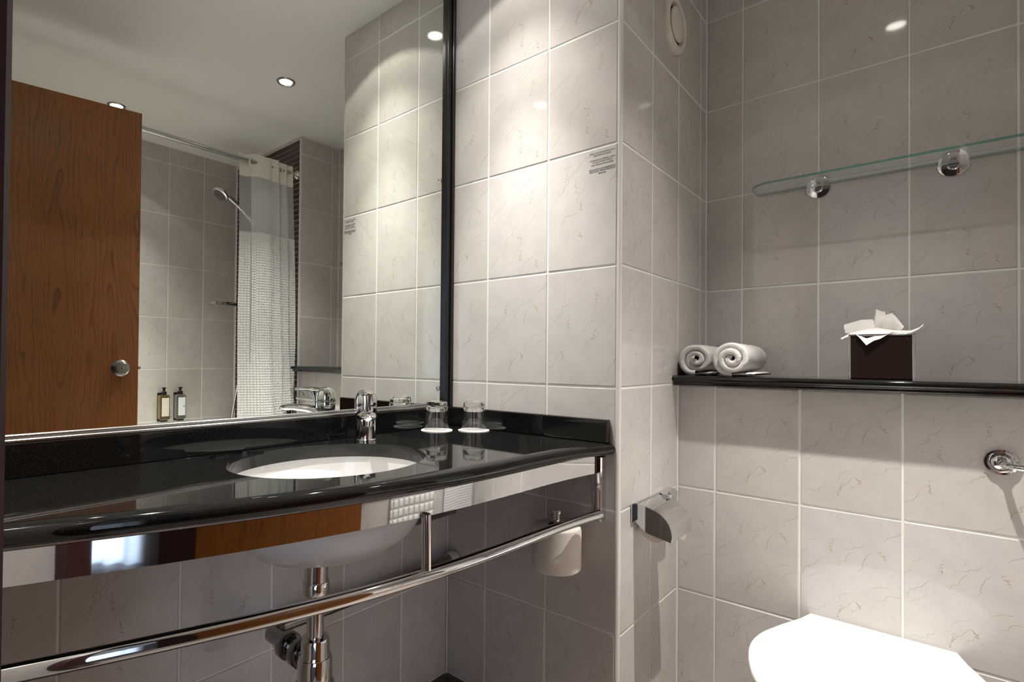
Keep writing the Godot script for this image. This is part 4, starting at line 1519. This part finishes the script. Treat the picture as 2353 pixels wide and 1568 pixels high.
func build_shower():
	var b := mb()
	# curtain rod
	var t := thing("curtain_rod", "brushed steel shower curtain rod above the bath", "curtain rod", Vector3(1.5, 2.09, 0.4))
	b = mb(t)
	b.tube([Vector3(1.5, 2.09, ZX + 0.004), Vector3(1.5, 2.09, ZF - 0.004)], 0.0125, 20)
	obj("rod", b, M.brushed_steel, t)
	b = mb(t)
	b.xf = Transform3D(Basis(Vector3.RIGHT, PI / 2), Vector3(1.5, 2.09, ZX + 0.0015))
	b.lathe([Vector2(0.026, 0.0), Vector2(0.026, 0.004), Vector2(0.02, 0.012), Vector2(0.0128, 0.02)], 28)
	obj("end_flange", b, M.brushed_steel, t)
	# curtain, drawn together at the shower end
	var c := thing("shower_curtain", "white waffle shower curtain with a sheer window band, drawn aside", "curtain", Vector3(1.5, 0.4, -0.2))
	var way := [Vector2(-0.068, 1.522), Vector2(-0.098, 1.519), Vector2(-0.125, 1.503), Vector2(-0.165, 1.479), Vector2(-0.205, 1.473), Vector2(-0.228, 1.481), Vector2(-0.205, 1.492), Vector2(-0.14, 1.4965), Vector2(-0.12, 1.501), Vector2(-0.15, 1.505), Vector2(-0.235, 1.489), Vector2(-0.268, 1.481), Vector2(-0.278, 1.489), Vector2(-0.25, 1.499), Vector2(-0.235, 1.504), Vector2(-0.26, 1.506), Vector2(-0.305, 1.49), Vector2(-0.318, 1.484), Vector2(-0.326, 1.492), Vector2(-0.3, 1.502), Vector2(-0.29, 1.507), Vector2(-0.32, 1.506), Vector2(-0.348, 1.492), Vector2(-0.357, 1.486)]
	var cv := Curve2D.new()
	for i in way.size():
		var hnd: Vector2 = (way[mini(i + 1, way.size() - 1)] - way[maxi(i - 1, 0)]) / 6.0
		cv.add_point(way[i], -hnd, hnd)
	var len := cv.get_baked_length()
	var plan := func(u: float, y: float) -> Vector3:   # u from the free edge to the wall
		var q := cv.sample_baked(u * len)
		var drop := 2.13 - y
		var zz := q.x
		zz -= 0.012 * drop + 0.026 * drop * clampf((-0.05 - q.x) / 0.3, 0.0, 1.0)
		var xx := q.y + 0.005 * sin(y * 5.0 + u * 9.0) * smoothstep(0.1, 1.2, drop)
		xx = lerpf(xx, 1.475 + (xx - 1.475) * 1.6, smoothstep(0.4, 1.2, drop))
		return Vector3(xx, y - 0.004 * sin(u * 40.0) * smoothstep(1.9, 2.13, y), zz)
	var band := func(y0: float, y1: float, called: String, m: Material, nv: int):
		var bb := mb(c)
		bb.grid(200, nv, func(u, v): return plan.call(u, lerpf(y0, y1, v)), len / 0.027, (y1 - y0) / 0.027)
		obj(called, bb, m, c)
	band.call(2.012, 2.128, "header_band", M.curtain_header, 8)
	band.call(1.722, 2.014, "sheer_band", M.sheer_cloth, 12)
	band.call(0.63, 1.726, "waffle_panel", M.waffle_cloth, 60)
	for zr in [-0.124, -0.262, -0.312]:
		b = mb(c)
		b.xf = Transform3D(Basis(Vector3.UP, 0.9) * Basis(Vector3.RIGHT, PI / 2), Vector3(1.5, 2.084, zr))
		b.lathe([Vector2(0.019, -0.003), Vector2(0.024, -0.003), Vector2(0.024, 0.003), Vector2(0.019, 0.003), Vector2(0.019, -0.003)], 24)
		obj("ring", b, M.curtain_header, c)
	# hand shower on its riser
	var s := thing("hand_shower", "chrome hand shower with a hose on a riser over the bath", "shower", Vector3(1.85, 1.0, ZX))
	b = mb(s)
	b.tube([Vector3(1.85, 1.05, ZX + 0.045), Vector3(1.85, 1.98, ZX + 0.045)], 0.0095, 16)
	for y in [1.08, 1.95]: b.tube([Vector3(1.85, y, ZX + 0.002), Vector3(1.85, y, ZX + 0.045)], 0.009, 12)
	obj("riser", b, M.chrome, s)
	b = mb(s)
	b.bx(1.83, 1.87, 1.86, 1.9, ZX + 0.03, ZX + 0.085, 0.006)
	obj("slider", b, M.chrome, s)
	b = mb(s)
	b.tube([Vector3(1.85, 1.8, -0.355), Vector3(1.85, 1.89, -0.305), Vector3(1.85, 1.945, -0.235), Vector3(1.85, 1.985, -0.175)], [0.009, 0.0105, 0.0115, 0.012], 16)
	obj("handle", b, M.brushed_steel, s)
	b = mb(s)
	var ax := Vector3(-0.1, -0.78, 0.62).normalized()
	var side := ax.cross(Vector3.RIGHT).normalized()
	b.xf = Transform3D(Basis(side.cross(ax).normalized() * -1.0, -ax, side), Vector3(1.85, 1.992, -0.128))
	b.lathe([Vector2(0.0, -0.012), Vector2(0.04, -0.012), Vector2(0.046, -0.009), Vector2(0.048, -0.003), Vector2(0.044, 0.004), Vector2(0.03, 0.011), Vector2(0.0, 0.014)], 40)
	var hd := obj("head", b, M.chrome, s)
	b = mb(s)
	b.xf = Transform3D(Basis(side.cross(ax).normalized() * -1.0, -ax, side), Vector3(1.85, 1.992, -0.128))
	b.lathe([Vector2(0.0, -0.0135), Vector2(0.036, -0.0132), Vector2(0.037, -0.012)], 32)
	var fp := obj("spray_plate", b, M.grey_plastic, s)
	b = mb(s)
	var hc := Curve3D.new()
	var hk := [Vector3(1.85, 1.8, -0.355), Vector3(1.862, 1.6, -0.345), Vector3(1.9, 1.3, -0.35), Vector3(2.0, 1.06, -0.35), Vector3(2.062, 0.917, -0.35), Vector3(2.13, 0.69, -0.345), Vector3(2.12, 0.6, -0.35)]
	for i in hk.size():
		var hh: Vector3 = (hk[mini(i + 1, hk.size() - 1)] - hk[maxi(i - 1, 0)]) / 6.0
		hc.add_point(hk[i], -hh, hh)
	var hp := []
	for i in 41: hp.append(hc.sample_baked(hc.get_baked_length() * i / 40.0))
	b.tube(hp, 0.0068, 12)
	obj("hose", b, M.brushed_steel, s)
	# soap tray
	var y := thing("soap_tray", "small chrome soap tray on the shower riser", "soap tray", Vector3(1.95, 1.375, -0.24))
	b = mb(y)
	b.bx(1.905, 1.995, 1.376, 1.38, -0.29, -0.135, 0.001)
	b.bx(1.905, 1.91, 1.376, 1.394, -0.29, -0.135, 0.001)
	b.bx(1.99, 1.995, 1.376, 1.394, -0.29, -0.135, 0.001)
	b.bx(1.905, 1.995, 1.376, 1.394, -0.139, -0.135, 0.001)
	obj("tray", b, M.chrome, y)
	b = mb(y)
	b.tube([Vector3(1.862, 1.385, ZX + 0.045), Vector3(1.9, 1.385, -0.33), Vector3(1.93, 1.383, -0.288)], 0.008, 12)
	obj("arm", b, M.chrome, y)
	# pump bottles in wall brackets
	var zs := [0.046, -0.044]
	var lab := ["amber pump bottle with a cream label on the shower wall", "clear pump bottle with a white label on the shower wall"]
	for k in 2:
		var d := thing("pump_bottle", lab[k], "soap bottle", Vector3(XS - 0.035, 0.705, zs[k]), "pump bottles in the shower")
		b = mb(d)
		var x := XS - 0.037
		b.bx(x - 0.025, x + 0.025, 0.71, 0.855, zs[k] - 0.026, zs[k] + 0.026, 0.007)
		obj("bottle", b, [M.soap_amber, M.soap_clear][k], d)
		b = mb(d)
		b.bx(x - 0.0265, x - 0.0252, 0.733, 0.838, zs[k] - 0.0195, zs[k] + 0.0195)
		var lb := obj("label", b, [M.label_cream, M.label_white][k], d)
		if k == 1:
			b = mb(d)
			b.xf = Transform3D(Basis(Vector3.FORWARD, -PI / 2), Vector3(x - 0.0265, 0.785, zs[k] - 0.012))
			b.lathe([Vector2(0.005, 0.0003), Vector2(0.0, 0.0004)], 16)
			obj("leaf_mark", b, M.label_green, lb)
		b = mb(d)
		b.lathe([Vector2(0.014, 0.855), Vector2(0.014, 0.872), Vector2(0.012, 0.874), Vector2(0.0065, 0.875), Vector2(0.0065, 0.888), Vector2(0.009, 0.889), Vector2(0.009, 0.897), Vector2(0.0, 0.898)], 20, Vector3(x, 0, zs[k]))
		b.bx(x - 0.026, x + 0.004, 0.891, 0.897, zs[k] - 0.004, zs[k] + 0.004, 0.001)
		obj("pump", b, M.pump_black, d)
		var br := thing("bottle_bracket", ["black wall bracket holding the amber pump bottle", "black wall bracket holding the clear pump bottle"][k], "bracket", Vector3(XS, 0.7, zs[k]), "bottle brackets in the shower")
		b = mb(br)
		b.bx(XS - 0.011, XS - 0.0005, 0.7, 0.865, zs[k] - 0.024, zs[k] + 0.024, 0.002)
		b.bx(XS - 0.05, XS - 0.005, 0.7, 0.709, zs[k] - 0.018, zs[k] + 0.018, 0.002)
		obj("holder", b, M.pump_black, br)
	# bath
	var a := thing("bath_tub", "white bath with a tiled front panel", "bath", Vector3(1.83, 0.0, 0.39))
	b = mb(a)
	var xo0 := XR - 0.004
	var xo1 := XS - 0.004
	var zo0 := ZX + 0.003
	var zo1 := ZF - 0.004
	var rim := 0.6
	var pts := func(ins: float, yy: float, rr: float) -> Array:
		var o := []
		for e in [[xo1 - ins - rr, zo1 - ins - rr, 0], [xo0 + ins + rr, zo1 - ins - rr, 1], [xo0 + ins + rr, zo0 + ins + rr, 2], [xo1 - ins - rr, zo0 + ins + rr, 3]]:
			for i in 9:
				var an: float = PI / 2 * (e[2] + i / 8.0)
				o.append(Vector3(e[0] + rr * cos(an), yy, e[1] + rr * sin(an)))
		return o
	var loops := [pts.call(0.0, rim - 0.03, 0.004), pts.call(0.0, rim - 0.006, 0.006), pts.call(0.006, rim, 0.01), pts.call(0.055, rim, 0.08), pts.call(0.065, rim - 0.01, 0.1), pts.call(0.11, 0.2, 0.12), pts.call(0.17, 0.17, 0.12)]
	b.smooth()
	for k in loops.size() - 1:
		for i in 36:
			var j := (i + 1) % 36
			b.quad(loops[k][j], loops[k][i], loops[k + 1][i], loops[k + 1][j])
	b.flat()
	for i in range(1, 35): b.tri(loops[6][0], loops[6][i + 1], loops[6][i])
	obj("shell", b, M.acrylic, a)
	b = mb(a)
	b.bx(XR + 0.004, XR + 0.02, 0, rim - 0.03, zo0, zo1)
	var pn := obj("front_panel", b, M.grout, a)
	tiles(pn, Vector3(XR + 0.0015, 0, 0), Vector3(0, 0, 1), cols_from(zo0, zo1, -0.2), [0.0, 0.27, rim - 0.03], 120)
	# bath towels over the rim
	var tl := ["folded white towel with large waffle squares over the bath rim", "folded white towel with fine ribs over the bath rim"]
	var tz := [[-0.06, 0.245], [-0.385, -0.14]]
	for k in 2:
		var w := thing("bath_towel", tl[k], "towel", Vector3(XR, 0.42, (tz[k][0] + tz[k][1]) / 2), "towels over the bath rim")
		b = mb(w)
		var z0: float = tz[k][0]
		var z1: float = tz[k][1]
		var drop: float = [0.165, 0.175][k]
		b.grid(20, 24, func(u, v):
			var sarc: float = v * (drop + 0.09 + 0.08)
			var px := 0.0
			var py := 0.0
			if sarc < drop:
				px = XR - 0.012 - 0.004 * sin(u * 8.0 + k)
				py = rim - drop + sarc
			elif sarc < drop + 0.09:
				px = XR - 0.012 + (sarc - drop)
				py = rim + 0.011
			else:
				px = XR + 0.08
				py = rim + 0.011 - (sarc - drop - 0.09)
			return Vector3(px, py, lerpf(z0, z1, u)), (z1 - z0) / (0.036 if k == 0 else 0.022), (drop + 0.17) / (0.036 if k == 0 else 0.022))
		obj("cloth", b, M.quilted_cloth if k == 0 else M.waffle_cloth, w)

# ---------------------------------------------------------------- scene
func _ready():
	rng.seed = 5
	# camera: the photograph is a crop, so the lens is shifted
	var f := 1232.8
	var cam := Camera3D.new()
	cam.name = "camera"
	cam.projection = Camera3D.PROJECTION_FRUSTUM
	cam.keep_aspect = Camera3D.KEEP_HEIGHT
	cam.near = 0.05
	cam.far = 60.0
	cam.size = 0.05 * 1568.0 / f
	cam.frustum_offset = Vector2(150.8 / f, 32.8 / f) * 0.05
	cam.position = CAM
	cam.basis = Basis(Vector3.UP, deg_to_rad(42.155)) * Basis(Vector3.RIGHT, deg_to_rad(0.6)) * Basis(Vector3.BACK, deg_to_rad(0.534))
	add_child(cam)
	cam.current = true
	# daylight outside the bedroom window
	var we := WorldEnvironment.new()
	we.name = "environment"
	var env := Environment.new()
	env.background_mode = Environment.BG_SKY
	var sky := Sky.new()
	var sm := ProceduralSkyMaterial.new()
	sm.sky_top_color = C8(176, 200, 230)
	sm.sky_horizon_color = C8(220, 228, 238)
	sm.ground_horizon_color = C8(190, 198, 206)
	sm.ground_bottom_color = C8(120, 124, 128)
	sm.sky_energy_multiplier = 3.0
	sm.ground_energy_multiplier = 2.3
	sky.sky_material = sm
	env.sky = sky
	env.tonemap_mode = Environment.TONE_MAPPER_LINEAR
	env.tonemap_exposure = 1.0
	env.sdfgi_enabled = true
	env.ssao_enabled = true
	env.ssil_enabled = true
	we.environment = env
	add_child(we)
	make_materials()
	build_shell()
	build_bedroom()
	downlight(0.283, 0.217, "recessed downlight over the tumblers, beside the notice wall")
	downlight(0.283, 0.962, "recessed downlight over the vanity, beside the door wall")
	downlight(1.017, -0.029, "recessed downlight in front of the toilet", 5.2, 1.3, 0.03)
	downlight(1.849, 0.398, "recessed downlight over the bath", 5.2, 1.2, 0.06)
	build_mirror()
	build_counter()
	build_rail()
	build_plumbing()
	build_ledge()
	build_toilet()
	build_door()
	build_shower()
	build_glass_shelf()
	build_faucet()
	build_vent()
	build_paper_holder()
	build_spindle()
	build_wall_bar()
	build_tissues()
	rolled_towel(Vector3(0.609, 1.0305, -0.5), 0.0, 0.047, 0.23, 0.97, 2, "slimmer rolled white towel lying against the pillar")
	rolled_towel(Vector3(0.7115, 1.0305, -0.47), 0.0, 0.0485, 0.235, 0.97, 6, "plump rolled white towel, farther from the pillar")
	build_tumblers()
	build_notice()
